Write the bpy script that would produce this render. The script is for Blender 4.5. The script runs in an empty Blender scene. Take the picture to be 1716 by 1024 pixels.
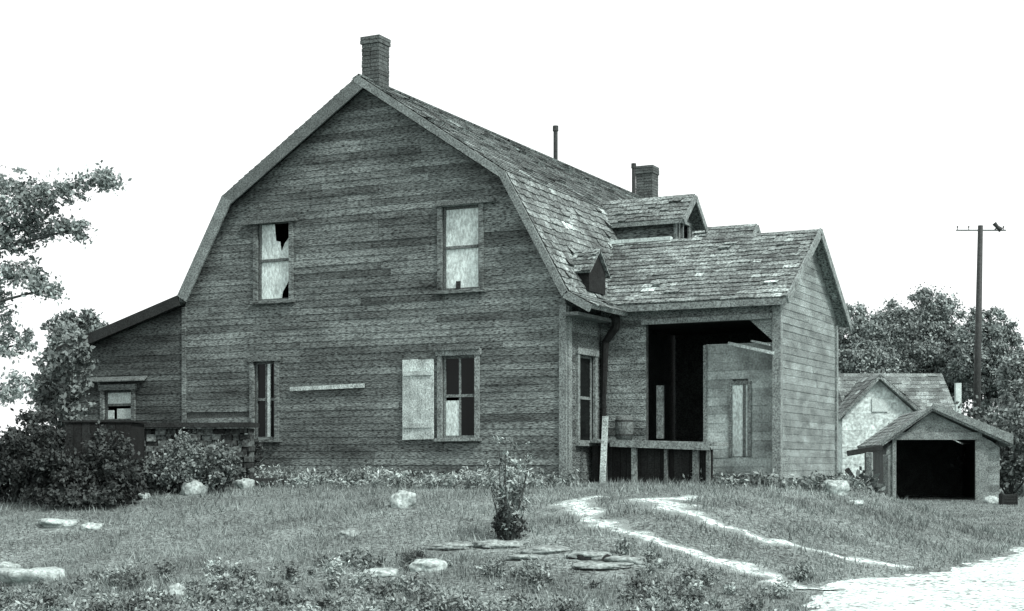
import bpy, math, random
import numpy as np
from mathutils import Vector, noise

# ------------------------------------------------------------------ camera, sky, sun, exposure
EZ = 1.5                                    # eye height above the low ground
FPX, HOR = 2500.0, 775.0                    # focal length / horizon in photograph pixels
TH = math.radians(26.4)
RX, RY = math.cos(TH), math.sin(TH)         # camera right
FX_, FY_ = -math.sin(TH), math.cos(TH)      # camera forward
CX, CY = -.9*RX - 25*FX_, -.9*RY - 25*FY_   # house front right corner is the origin

scene = bpy.context.scene
cd = bpy.data.cameras.new('camera'); cam = bpy.data.objects.new('camera', cd)
scene.collection.objects.link(cam); scene.camera = cam
cam.location = (CX, CY, EZ); cam.rotation_euler = (math.pi/2, 0, TH)
cd.sensor_width = 36; cd.lens = 36*FPX/1716; cd.shift_y = (HOR-512)/1716
cd.clip_start = .1; cd.clip_end = 4000

SUN_EL, SUN_AZ = math.radians(48), math.radians(20)   # azimuth of the sun measured from +X towards -Y
world = bpy.data.worlds.new("World"); scene.world = world; world.use_nodes = True
nt = world.node_tree; bgn = nt.nodes['Background']
sky = nt.nodes.new('ShaderNodeTexSky'); sky.sky_type = 'NISHITA'; sky.sun_disc = False
sky.sun_elevation = SUN_EL; sky.sun_rotation = math.radians(90)+SUN_AZ
sky.dust_density = 4
bw = nt.nodes.new('ShaderNodeRGBToBW'); mx = nt.nodes.new('ShaderNodeMix'); mx.data_type = 'RGBA'
mx.inputs[0].default_value = .8
mx.inputs[7].default_value = (5.6, 5.75, 5.72, 1)      # even white overcast
nt.links.new(sky.outputs[0], bw.inputs[0]); nt.links.new(bw.outputs[0], mx.inputs[6])
nt.links.new(mx.outputs[2], bgn.inputs[0]); bgn.inputs[1].default_value = .1
sl = bpy.data.lights.new('sun', 'SUN'); sl.energy = 1.5; sl.angle = math.radians(9); sl.color = (1, .985, .96)
so = bpy.data.objects.new('sun', sl); scene.collection.objects.link(so)
sd = Vector((math.cos(SUN_EL)*math.cos(SUN_AZ), -math.cos(SUN_EL)*math.sin(SUN_AZ), math.sin(SUN_EL)))
so.rotation_euler = sd.to_track_quat('Z', 'Y').to_euler()
scene.view_settings.view_transform = 'Standard'; scene.view_settings.look = 'None'
scene.view_settings.exposure = 1.4; scene.view_settings.gamma = 1

rnd = random.Random(7); rng = np.random.default_rng(11)
COL = scene.collection

# ------------------------------------------------------------------ placing helpers
def cw(lat, d, z=0):
    return Vector((CX+lat*RX+d*FX_, CY+lat*RY+d*FY_, z))
def at(px, py, d):
    return cw((px-858)/FPX*d, d, EZ+(HOR-py)/FPX*d)
def ray(px, py):
    k = (px-858)/FPX
    return (FX_+k*RX, FY_+k*RY, (HOR-py)/FPX)
def on_y(px, py, Y):                         # point on a wall facing the front
    r = ray(px, py); t = (Y-CY)/r[1]
    return CX+r[0]*t, EZ+r[2]*t
def on_x(px, py, X):                         # point on a wall facing the right
    r = ray(px, py); t = (X-CX)/r[0]
    return CY+r[1]*t, EZ+r[2]*t
def sstep(t):
    t = max(0, min(1, t)); return t*t*(3-2*t)
def terrain(x, y):
    xl = 2.9-2.6*sstep((y-5)/4); dx = max(-13-x, 0, (x-xl)*2.7 if x > xl else 0); dy = max(-y, 0, (y-12)*2)
    dist = math.hypot(dx, dy)
    z = -1.45 + 1.07*sstep(1-dist/11.5)
    lat = (x-CX)*RX+(y-CY)*RY; d = (x-CX)*FX_+(y-CY)*FY_
    z += .22*sstep((d-32)/14)
    z -= .25*sstep((-lat-3)/4)*sstep((25-d)/6)*sstep((d-15)/4)
    if d < 60:
        z += .035*noise.noise(Vector((x*.55, y*.55, 0)))+.018*noise.noise(Vector((x*1.3, y*1.3, 3)))
    return EZ+z
def hit(px, py):
    r = ray(px, py); t = 8.0
    while t < 120:
        x, y, z = CX+r[0]*t, CY+r[1]*t, EZ+r[2]*t
        if z <= terrain(x, y): return Vector((x, y, terrain(x, y)))
        t += .04
    return Vector((x, y, z))

# ------------------------------------------------------------------ materials
TINT = (.85, 1.0, .965)
def mat(name, v, rough=.9, scale=3.0, amt=.35, grain=.35, gscale=38.0, stretch=(1, 1, 1), bump=.25, shade=True, spec=.25, patches=None):
    m = bpy.data.materials.new(name); m.use_nodes = True; t = m.node_tree; N, L = t.nodes, t.links
    p = N['Principled BSDF']; p.inputs['Roughness'].default_value = rough
    p.inputs['Specular IOR Level'].default_value = spec
    tc = N.new('ShaderNodeTexCoord'); mp = N.new('ShaderNodeMapping'); mp.inputs['Scale'].default_value = stretch
    L.new(tc.outputs['Object'], mp.inputs[0])
    def noi(sc, det=4, src=mp):
        n = N.new('ShaderNodeTexNoise'); n.inputs['Scale'].default_value = sc; n.inputs['Detail'].default_value = det
        n.inputs['Roughness'].default_value = .65; L.new(src.outputs[0], n.inputs['Vector']); return n
    def rng_(src, lo, hi, a=.3, b=.7):
        r = N.new('ShaderNodeMapRange'); r.inputs[1].default_value = a; r.inputs[2].default_value = b
        r.inputs[3].default_value = lo; r.inputs[4].default_value = hi; L.new(src, r.inputs[0]); return r.outputs[0]
    def mul(a, b):
        q = N.new('ShaderNodeMath'); q.operation = 'MULTIPLY'; L.new(a, q.inputs[0]); L.new(b, q.inputs[1]); return q.outputs[0]
    n1 = noi(scale); n2 = noi(gscale, 2)
    f = mul(rng_(n1.outputs[0], 1-amt, 1+amt), rng_(n2.outputs[0], 1-grain*1.5, 1+grain*1.5, .34, .66))
    if shade:
        a = N.new('ShaderNodeAttribute'); a.attribute_name = 'shade'
        f = mul(f, a.outputs['Fac'])
    if patches:
        n3 = noi(patches[0], 5)
        f = mul(f, rng_(n3.outputs[0], 1.0, patches[1], patches[2], patches[2]+.06))
    c = N.new('ShaderNodeVectorMath'); c.operation = 'SCALE'; c.inputs[0].default_value = tuple(v*k for k in TINT)
    L.new(f, c.inputs['Scale']); L.new(c.outputs[0], p.inputs['Base Color'])
    if bump:
        b = N.new('ShaderNodeBump'); b.inputs['Strength'].default_value = bump; b.inputs['Distance'].default_value = .02
        L.new(n2.outputs[0], b.inputs['Height']); L.new(b.outputs[0], p.inputs['Normal'])
    return m
M = dict(
    siding=mat('weathered_clapboard', .128, scale=1.3, amt=.62, grain=.56, gscale=36, stretch=(.4, .4, 1.8), spec=.15),
    siding_light=mat('pale_clapboard', .185, scale=1.8, amt=.42, grain=.55, gscale=30, stretch=(1, 1, 2.4), spec=.15),
    sheath=mat('old_sheathing', .06, shade=False, grain=.4),
    trim=mat('faded_trim_paint', .18, scale=4, amt=.3, grain=.4, gscale=34),
    trimdark=mat('bare_grey_trim', .115, scale=4, amt=.3, grain=.4),
    white=mat('white_paint', .5, scale=5, amt=.18, grain=.2, gscale=30),
    blind=mat('window_blind_cloth', .58, scale=3, amt=.22, grain=.22, gscale=30, stretch=(1, 1, .5)),
    roof=mat('weathered_shingles', .15, scale=1.1, amt=.5, grain=.58, gscale=26, patches=(1.4, 1.55, .6)),
    roofdark=mat('dark_roof_boards', .05, shade=False),
    brick=mat('sooty_brick', .085, scale=6, amt=.3, grain=.4),
    iron=mat('rusted_pipe_iron', .03, scale=8, rough=.6),
    stone=mat('field_stone', .14, scale=3, amt=.45, grain=.4, gscale=20),
    greyrock=mat('grey_granite', .22, scale=3, amt=.4, grain=.3, gscale=22, shade=False, bump=.5),
    black=mat('black_wood_and_shade', .013, scale=3, amt=.4, grain=.4),  # black wood, also painted shade under the deck and in the ledge hollow
    rubble=mat('mossy_rubble', .09, scale=2.5, amt=.7, grain=.4, gscale=20),
    rock=mat('pale_granite', .36, scale=3, amt=.35, grain=.25, gscale=22, shade=False, bump=.5),
    darkwood=mat('dark_wood', .022, scale=3, amt=.4, grain=.4),
    plank=mat('sun_bleached_plank', .42, scale=4, amt=.3, grain=.35, stretch=(1, 1, 1)),
    plank_wall=mat('sheltered_pale_boards', .33, scale=2, amt=.5, grain=.22, gscale=30),
    leafnear=mat('thin_pale_leaves', .26, scale=1, amt=.4, grain=.2, bump=0),  # paler leaf tone for the overhanging tree
    palweed=mat('dry_pale_weeds', .26, scale=3, amt=.5, grain=.2, bump=0),
    inner=mat('shaded_interior', .05, shade=False),  # dark colour puts the shade of the rooms into the material
    bark=mat('bark', .05, scale=8, amt=.4, grain=.4),
    leaf=mat('leaves', .145, scale=.8, amt=.35, grain=.2, bump=0),
    leafdark=mat('dark_leaves', .05, scale=.9, amt=.5, grain=.2, bump=0),
    leaffar=mat('hazed_far_leaves', .23, scale=.25, amt=.35, grain=.2, gscale=6, bump=0),  # paler base colour stands in for distance haze
    grass=mat('grass_blades', .19, scale=.9, amt=.35, grain=.15, bump=0),
    weed=mat('weeds', .21, scale=1.6, amt=.55, grain=.2, bump=0),
    ground=mat('grassy_soil', .155, scale=.9, amt=.35, grain=.55, gscale=20, shade=False, bump=.6, spec=.1),
    sand=mat('pale_road_gravel', .54, scale=1.1, amt=.35, grain=.55, gscale=16, shade=False, bump=.4),
    track=mat('pale_sandy_track', .52, scale=2.2, amt=.45, grain=.55, gscale=16, shade=False, bump=.4),
)
def soil(m, lo, hi, sc):
    t = m.node_tree; N, L = t.nodes, t.links; p = N['Principled BSDF']; src = p.inputs['Base Color'].links[0].from_socket
    a = N.new('ShaderNodeAttribute'); a.attribute_name = 'cover'; tc = N.new('ShaderNodeTexCoord')
    n = N.new('ShaderNodeTexNoise'); n.inputs['Scale'].default_value = sc; n.inputs['Detail'].default_value = 7; n.inputs['Roughness'].default_value = .7; L.new(tc.outputs['Object'], n.inputs['Vector'])
    n2 = N.new('ShaderNodeTexNoise'); n2.inputs['Scale'].default_value = sc*.28; n2.inputs['Detail'].default_value = 3; L.new(tc.outputs['Object'], n2.inputs['Vector'])
    q0 = N.new('ShaderNodeMath'); q0.operation = 'ADD'; L.new(n2.outputs[0], q0.inputs[0]); L.new(n.outputs[0], q0.inputs[1])
    q = N.new('ShaderNodeMath'); q.operation = 'ADD'; L.new(a.outputs['Fac'], q.inputs[0]); L.new(q0.outputs[0], q.inputs[1])
    r = N.new('ShaderNodeMapRange'); r.inputs[1].default_value = lo; r.inputs[2].default_value = hi; L.new(q.outputs[0], r.inputs[0])
    x = N.new('ShaderNodeMix'); x.data_type = 'RGBA'; x.inputs[6].default_value = tuple(.2*k for k in TINT)+(1,); L.new(r.outputs[0], x.inputs[0]); L.new(src, x.inputs[7]); L.new(x.outputs[2], p.inputs['Base Color'])
soil(M['track'], 1.5, 1.95, 7); soil(M['sand'], 1.1, 1.32, 3)
g = bpy.data.materials.new('old_window_glass'); g.use_nodes = True; p = g.node_tree.nodes['Principled BSDF']
p.inputs['Base Color'].default_value = (.005, .006, .006, 1); p.inputs['Roughness'].default_value = .18; p.inputs['Specular IOR Level'].default_value = .15
M['glass'] = g

# ------------------------------------------------------------------ mesh helpers
def tag(o, label=None, cat=None, group=None, kind=None):
    if label: o['label'] = label
    if cat: o['category'] = cat
    if group: o['group'] = group
    if kind: o['kind'] = kind
    return o
def empty(name, loc, label, cat, group=None):
    o = bpy.data.objects.new(name, None); COL.objects.link(o); o.location = loc; o.empty_display_size = .2
    return tag(o, label, cat, group)
class MB:
    """collects boxes, prisms and tubes into one mesh; basis maps (u, out, z) to the world"""
    def __init__(s, O=(0, 0, 0), u=(1, 0, 0), n=(0, -1, 0)):
        s.v = []; s.f = []; s.sh = []; s.O = Vector(O); s.u = Vector(u); s.n = Vector(n); s.up = Vector((0, 0, 1))
    def P(s, a, b, c): return s.O+s.u*a+s.n*b+s.up*c
    def hexa(s, pts, sh=1.0):
        """8 world points: bottom 4 then top 4, same winding"""
        i = len(s.v); s.v += [Vector(p) for p in pts]
        for q in ((0, 3, 2, 1), (4, 5, 6, 7), (0, 1, 5, 4), (1, 2, 6, 5), (2, 3, 7, 6), (3, 0, 4, 7)):
            s.f.append([i+k for k in q]); s.sh.append(sh)
    def box(s, u0, u1, n0, n1, z0, z1, sh=1.0):
        s.hexa([s.P(u0, n0, z0), s.P(u1, n0, z0), s.P(u1, n1, z0), s.P(u0, n1, z0),
                s.P(u0, n0, z1), s.P(u1, n0, z1), s.P(u1, n1, z1), s.P(u0, n1, z1)], sh)
    def quad(s, a, b, c, d, sh=1.0):
        i = len(s.v); s.v += [Vector(a), Vector(b), Vector(c), Vector(d)]; s.f.append([i, i+1, i+2, i+3]); s.sh.append(sh)
    def bar(s, a, b, w, h, sh=1.0, up=(0, 0, 1)):
        a, b = Vector(a), Vector(b); d = (b-a).normalized(); upv = Vector(up)
        if abs(d.dot(upv)) > .95: upv = Vector((1, 0, 0))
        x = d.cross(upv).normalized()*w/2; y = x.cross(d).normalized()*h/2
        s.hexa([a-x-y, a+x-y, a+x+y, a-x+y, b-x-y, b+x-y, b+x+y, b-x+y], sh)
    def tube(s, pts, radii, seg=8, sh=1.0, cap=True):
        base = len(s.v); n = len(pts); pts = [Vector(p) for p in pts]
        for k, p in enumerate(pts):
            d = (pts[min(k+1, n-1)]-pts[max(k-1, 0)]).normalized()
            a = d.cross(Vector((0, 1, .01)) if abs(d.y) < .9 else Vector((1, 0, 0))).normalized(); b = d.cross(a)
            for j in range(seg):
                t = 2*math.pi*j/seg; s.v.append(p+(a*math.cos(t)+b*math.sin(t))*radii[k])
        for k in range(n-1):
            for j in range(seg):
                s.f.append([base+k*seg+j, base+k*seg+(j+1) % seg, base+(k+1)*seg+(j+1) % seg, base+(k+1)*seg+j]); s.sh.append(sh)
        if cap:
            s.f.append([base+j for j in range(seg)][::-1]); s.sh.append(sh)
            s.f.append([base+(n-1)*seg+j for j in range(seg)]); s.sh.append(sh)
    def build(s, name, m, parent=None, smooth=False, bevel=0):
        me = bpy.data.meshes.new(name)
        off = parent.matrix_world.translation.copy() if parent is not None else Vector((0, 0, 0))
        if parent is not None: off = world_loc(parent)
        me.from_pydata([tuple(p-off) for p in s.v], [], s.f)
        at_ = me.attributes.new('shade', 'FLOAT', 'FACE'); at_.data.foreach_set('value', s.sh)
        me.materials.append(m)
        o = bpy.data.objects.new(name, me); COL.objects.link(o)
        if parent is not None: o.parent = parent
        if smooth: me.polygons.foreach_set('use_smooth', [True]*len(me.polygons))
        if bevel:
            b = o.modifiers.new('bevel', 'BEVEL'); b.width = bevel; b.segments = 2
        me.update(); return o
def world_loc(o):
    l = Vector(o.location); q = o.parent
    while q is not None: l = l+Vector(q.location); q = q.parent
    return l
def mesh_np(name, V, shade, m, parent=None, k=4):
    """V: (N,k,3) polygons"""
    N = len(V); off = np.array(world_loc(parent)) if parent is not None else np.zeros(3)
    me = bpy.data.meshes.new(name); me.vertices.add(N*k); me.vertices.foreach_set('co', (V-off).reshape(-1).astype(np.float32))
    me.loops.add(N*k); me.loops.foreach_set('vertex_index', np.arange(N*k, dtype=np.int32))
    me.polygons.add(N); me.polygons.foreach_set('loop_start', np.arange(0, N*k, k, dtype=np.int32))
    me.polygons.foreach_set('loop_total', np.full(N, k, dtype=np.int32))
    me.update(calc_edges=True)
    a = me.attributes.new('shade', 'FLOAT', 'FACE'); a.data.foreach_set('value', np.asarray(shade, dtype=np.float32))
    me.materials.append(m); o = bpy.data.objects.new(name, me); COL.objects.link(o)
    if parent is not None: o.parent = parent
    return o

# ------------------------------------------------------------------ ground
def axis(c, half, step, far):
    a = list(np.arange(c-half, c+half+.001, step)); s = step; x = a[-1]; r = []
    while x < c+far: s *= 1.25; x += s; r.append(x)
    s = step; x = a[0]; l = []
    while x > c-far: s *= 1.25; x -= s; l.append(x)
    return l[::-1]+a+r
xs = axis(0, 19, .25, 900); ys = axis(4, 32, .25, 900)
vs = [(x, y, terrain(x, y)) for y in ys for x in xs]; nx = len(xs)
fs = [(j*nx+i, j*nx+i+1, (j+1)*nx+i+1, (j+1)*nx+i) for j in range(len(ys)-1) for i in range(nx-1)]
me = bpy.data.meshes.new('ground'); me.from_pydata(vs, [], fs); me.materials.append(M['ground'])
me.polygons.foreach_set('use_smooth', [True]*len(fs))
o = bpy.data.objects.new('ground', me); COL.objects.link(o); tag(o, kind='structure')

def smooth_path(pts, n=10):
    out = []; P = [pts[0]]+pts+[pts[-1]]
    for i in range(1, len(P)-2):
        for k in range(n):
            t = k/n; a, b, c, d = P[i-1], P[i], P[i+1], P[i+2]
            out.append(.5*((2*b)+(c-a)*t+(2*a-5*b+4*c-d)*t*t+(3*b-a-3*c+d)*t**3))
    out.append(P[-2]); return out
STRIPS = []
def strip(name, pts, widths, m, label, lift=.014, nc=8, ragged=.35):
    if max(widths) < 2: widths = [w*1.9 for w in widths]
    """a band of bare soil lying on the ground: pts are (x,y), widths full width"""
    cp = smooth_path([Vector((p[0], p[1], 0)) for p in pts], 14 if max(widths) < 2 else 50)
    wp = np.interp(np.linspace(0, 1, len(cp)), np.linspace(0, 1, len(widths)), widths)
    v = []; f = []; cov = []
    for i, c in enumerate(cp):
        d = (cp[min(i+1, len(cp)-1)]-cp[max(i-1, 0)]).normalized(); s = Vector((d.y, -d.x, 0))
        wl = wp[i]/2*(1+ragged*noise.noise(Vector((c.x*2.3, c.y*2.3, 5)))*2)
        wr = wp[i]/2*(1+ragged*noise.noise(Vector((c.x*2.3, c.y*2.3, 9)))*2)
        for k in range(nc+1):
            t = k/nc; cov.append(min(1, (1-abs(2*t-1))*wp[i]/1.1) if wp[i] > 2 else 1-abs(2*t-1)); q = c-s*wl+s*(wl+wr)*t
            v.append((q.x, q.y, terrain(q.x, q.y)+(lift+.03)*min(1, (1-abs(2*t-1))*(2.5 if nc < 10 else 8))-.03))
        STRIPS.append((c.x, c.y, wp[i]/2))
    for i in range(len(cp)-1):
        for k in range(nc): f.append((i*(nc+1)+k, i*(nc+1)+k+1, (i+1)*(nc+1)+k+1, (i+1)*(nc+1)+k))
    me = bpy.data.meshes.new(name); me.from_pydata(v, [], f); me.materials.append(m)
    ca = me.attributes.new('cover', 'FLOAT', 'POINT'); ca.data.foreach_set('value', cov)
    o = bpy.data.objects.new(name, me); COL.objects.link(o); tag(o, label, kind='structure'); return o
def hp(*pp): return [hit(a, b) for a, b in pp]
strip('wheel_track', hp((1010, 833), (968, 840), (965, 852), (990, 868), (1035, 888), (1095, 908), (1160, 928), (1225, 948), (1290, 968), (1350, 990)),
      [.25, .5, .6, .42, .36, .3, .3, .45, .5, .6], M['track'], 'pale sandy wheel rut nearer the bush, curving to the road', ragged=.6)
strip('wheel_track', hp((1165, 832), (1120, 838), (1118, 848), (1150, 862), (1190, 878), (1240, 893), (1300, 908), (1365, 924), (1440, 940), (1530, 952)),
      [.3, .55, .6, .5, .45, .38, .3, .12, .3, .2], M['track'], 'pale sandy wheel rut nearer the garage, ending at the road edge', ragged=.6)
edge = hp((1330, 1024), (1352, 985), (1430, 972), (1510, 960), (1600, 946), (1680, 922), (1740, 897))
edge = [edge[0]+(edge[0]-edge[1])*8]+edge+[edge[-1]+(edge[-1]-edge[-2])*7]
ctr = []
for i, e in enumerate(edge):
    d = (edge[min(i+1, len(edge)-1)]-edge[max(i-1, 0)]); d.z = 0; d.normalize()
    ctr.append(e+Vector((d.y, -d.x, 0))*3.4)
strip('gravel_road', ctr, [6.8]*len(ctr), M['sand'], 'white gravel road crossing the lower right corner', lift=.045, nc=30, ragged=.05)

# ------------------------------------------------------------------ wall builder
def clapboards(mb, u0f, u1f, z0, z1, openings, e=.125, miss=.005, lo=.68, hi=1.25, jit=1.0):
    """u0f(z), u1f(z): ends of the wall at a height; openings: (ua,ub,za,zb)"""
    z = z0
    while z < z1:
        t = min(z+e, z1); a0, b0, a1, b1 = u0f(z), u1f(z), u0f(t), u1f(t)
        if b0-a0 < .05: break
        spans = [(a0, b0, True, True)]
        for (ua, ub, za, zb) in openings:
            if za < t-.03 and zb > z+.03:
                ns = []
                for (p, q, l, r) in spans:
                    if ub <= p or ua >= q: ns.append((p, q, l, r)); continue
                    if ua > p: ns.append((p, ua, l, False))
                    if ub < q: ns.append((ub, q, False, r))
                spans = ns
        for (p, q, l, r) in spans:
            x = p
            while x < q-.01:
                L = min(rnd.uniform(1.4, 4.2), q-x)
                if q-x-L < .5: L = q-x
                y = x+L; fL = l and x == p; fR = r and abs(y-q) < 1e-6
                if rnd.random() > miss:
                    j = lambda s: rnd.gauss(0, s*jit)
                    zl, zr = z+j(.005), z+j(.005); ob, ob2 = .0125+abs(j(.004)), .0125+abs(j(.004))
                    xb, yb = x, y; xt, yt = x, y
                    if fL: xt = x+(a1-a0)
                    if fR: yt = y+(b1-b0)
                    sh = rnd.uniform(lo, hi)*(rnd.uniform(.4, .7) if L < 2.6 and rnd.random() < .06*(lo < .8) else 1)
                    mb.hexa([mb.P(xb+.003, 0, zl), mb.P(yb-.003, 0, zr), mb.P(yb-.003, ob2, zr), mb.P(xb+.003, ob, zl),
                             mb.P(xt+.003, 0, t+.012), mb.P(yt-.003, 0, t+.012), mb.P(yt-.003, .007, t+.012), mb.P(xt+.003, .007, t+.012)], sh)
                x = y
        z = t
def sheathing(mb, u0f, u1f, zs, openings, th=.1):
    zs = sorted(set([round(z, 4) for z in zs]+[round(z, 4) for o in openings for z in o[2:4]]))
    for z, t in zip(zs[:-1], zs[1:]):
        if t-z < .002: continue
        a0, b0, a1, b1 = u0f(z+1e-4), u1f(z+1e-4), u0f(t-1e-4), u1f(t-1e-4)
        ops = sorted([o for o in openings if o[2] < (z+t)/2 < o[3]])
        cur = (a0, a1)
        for o in ops+[None]:
            nxt = (b0, b1) if o is None else (o[0], o[0])
            mb.hexa([mb.P(cur[0], -.004, z), mb.P(nxt[0], -.004, z), mb.P(nxt[0], -th, z), mb.P(cur[0], -th, z),
                     mb.P(cur[1], -.004, t), mb.P(nxt[1], -.004, t), mb.P(nxt[1], -th, t), mb.P(cur[1], -th, t)])
            if o: cur = (o[1], o[1])
def shingles(mb, A, B, C, D, e=.15, w=.2, lo=.6, hi=1.35, pale=.05, lift=.02):
    """courses on the slope with eave edge A-B and upper edge D-C"""
    A, B, C, D = map(Vector, (A, B, C, D)); up = ((D-A)+(C-B))/2; H = up.length; n = (B-A).cross(D-A).normalized()
    if n.z < 0: n = -n
    rows = max(1, round(H/e))
    for r in range(rows):
        t0, t1 = r/rows, min((r+1.25)/rows, 1); P0, Q0 = A.lerp(D, t0), B.lerp(C, t0); P1, Q1 = A.lerp(D, t1), B.lerp(C, t1)
        L = (Q0-P0).length; x = -rnd.uniform(0, w); rs = rnd.uniform(.88, 1.1)
        while x < L:
            ww = w*rnd.uniform(.6, 1.5); a, b = max(x, 0)/L, min(x+ww-.006, L)/L
            if b > a and rnd.random() > .012:
                sh = rnd.uniform(lo, hi)*rs*(rnd.uniform(1.4, 2.1) if rnd.random() < pale else 1)
                l0 = lift+rnd.uniform(0, .012)+(rnd.uniform(.01, .04) if rnd.random() < .05 else 0); dn = (P0-P1).normalized()*rnd.uniform(-.01, .03)
                if r == 0: dn *= .6
                p, q, q1, p1 = P0.lerp(Q0, a)+dn, P0.lerp(Q0, b)+dn, P1.lerp(Q1, b), P1.lerp(Q1, a)
                mb.quad(p+n*l0, q+n*l0, q1+n*.006, p1+n*.006, sh)
                mb.quad(p, q, q+n*l0, p+n*l0, sh*.8)
            x += ww
def slab(mb, A, B, C, D, th):
    A, B, C, D = map(Vector, (A, B, C, D)); n = (B-A).cross(D-A).normalized()
    if n.z < 0: n = -n
    mb.hexa([A-n*th, B-n*th, C-n*th, D-n*th, A, B, C, D])

# ------------------------------------------------------------------ window builder
def window(parent, O, u, n, u0, u1, z0, z1, style, label=None):
    """frame part with sash, pane, blind sub-parts"""
    m = MB(O, u, n); c = .09
    tm = M['trim'] if style in ('split', 'side') else M['siding']
    m.box(u0-c, u0, -.02, .05, z0, z1); m.box(u1, u1+c, -.02, .05, z0, z1)
    m.box(u0-c-.03, u1+c+.03, -.02, .065, z1, z1+.11); m.box(u0-c-.04, u1+c+.04, -.02, .1, z0-.06, z0)
    fr = m.build('window', tm, parent, bevel=.004)
    if label: fr['label'] = label
    def sub(name, boxes, mt, **k):
        q = MB(O, u, n)
        for b in boxes: q.box(*b, rnd.uniform(.85, 1.12))
        return q.build(name, mt, fr, **k)
    zm = (z0+z1)/2+.02; s = .045; um = (u0+u1)/2
    sash = [(u0, u0+s, -.06, -.03, z0, z1), (u1-s, u1, -.06, -.03, z0, z1), (u0+s, u1-s, -.06, -.03, z0, z0+s),
            (u0+s, u1-s, -.06, -.03, z1-s, z1), (u0+s, u1-s, -.065, -.02, zm-.025, zm+.025)]
    if style in ('split', 'left1'): sash.append((um-.02, um+.02, -.058, -.032, z0+s, zm-.025)); sash.append((um-.02, um+.02, -.058, -.032, zm+.025, z1-s))
    sub('sash', sash, M['trim'] if style in ('split', 'side') else M['trimdark'])
    if style == 'blind':                          # drawn white blind behind both sashes
        sub('pane', [(u0+s, u1-s, -.05, -.046, zm+.025, z1-s)], M['white'])
        q = MB(O, u, n); q.box(u0+s, u1-s, -.05, -.046, z0+s, zm-.025, 1); q.build('blind', M['blind'], fr)
    return fr, sub

# ------------------------------------------------------------------ the farmhouse
house = empty('farmhouse', (0, 0, EZ-.45), 'large weathered clapboard farmhouse with gambrel roof, side wing and lean-to', 'house')
YF, YB, OV = 0.0, 14.6, .2
pr = [on_y(x, y, -OV) for x, y in ((992, 510), (952, 488), (847, 287), (601, 127), (373, 329), (299, 494))]
lean = on_y(165, 551, -OV); sl_ = (pr[5][1]-lean[1])/(pr[5][0]-lean[0]); LX = -11.0; lend = (LX, pr[5][1]+sl_*(LX-pr[5][0])-.06)
print('profile', pr, lend)
Z0 = EZ-.42
drop = .2
def interp_side(P):
    """given roof points from low to high, return x as function of z"""
    P = sorted(P, key=lambda p: p[1])
    return lambda z: float(np.interp(z, [p[1]-drop for p in P], [p[0] for p in P]))
rside_ = interp_side([pr[1], pr[2], pr[3]]); lside_ = interp_side([pr[5], pr[4], pr[3]])
u1f = lambda z: min(0, rside_(z)); u0f = lambda z: -8.0 if z < pr[5][1]-drop else max(-8.0, lside_(z))
def ow(px0, px1, py0, py1):                       # opening on the front wall, window casing excluded
    xm = (px0+px1)/2; a = on_y(px0, py0, 0)[0]; b = on_y(px1, py0, 0)[0]
    return (a, b, on_y(xm, py1, 0)[1], on_y(xm, py0, 0)[1])
wUL = ow(433, 486, 371, 504); wUR = ow(742, 804, 345, 486); wDL = ow(427, 462, 606, 736); wDR = ow(742, 797, 596, 734)
ops = [wUL, wUR, wDL, wDR]
zr = pr[3][1]-drop
m = MB(); clapboards(m, lambda z: u0f(z), u1f, Z0, zr-.02, ops)
m.build('gable_wall', M['siding'], house)
# dark board gaps and loose boards
m = MB(); sheathing(m, u0f, u1f, [Z0-.5, EZ+1, pr[1][1]-drop, pr[5][1]-drop, pr[2][1]-drop, pr[4][1]-drop, zr], ops)
m.build('sheathing', M['sheath'], house)
# lean-to wall, same plane
def lz(x): return pr[5][1]+sl_*(x-pr[5][0])-drop
def lu0(z): return max(-10.7, (z-(pr[5][1]-drop))/sl_+pr[5][0])
wL = ow(176, 222, 654, 706)
m = MB(); clapboards(m, lu0, lambda z: -8.0, Z0, lz(-8.1), [wL], lo=.35, hi=.75)
lt = m.build('lean_to', M['siding'], house)
m = MB(); sheathing(m, lu0, lambda z: -8.0, [Z0-.6, lz(-10.7), lz(-8.05)], [wL]); m.box(-10.7, -10.6, -12, -.1, Z0-.6, lz(-10.7))
m.box(-10.7, -8.1, -12.1, -12, Z0-.6, lz(-10.7))
m.build('sheathing', M['sheath'], lt)
m = MB(); A, B, C, D = (LX, -OV, lend[1]), (LX, 12.2, lend[1]), (pr[5][0]+.02, 12.2, pr[5][1]-.04), (pr[5][0]+.02, -OV, pr[5][1]-.04)
shingles(m, A, B, C, D); slab(m, A, B, C, D, .09)
m.build('roof', M['roof'], lt)
m = MB(); m.bar(Vector(A)+Vector((0, -.02, -.07)), Vector(D)+Vector((0, -.02, -.07)), .04, .2); m.build('bargeboard', M['darkwood'], lt)
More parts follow.
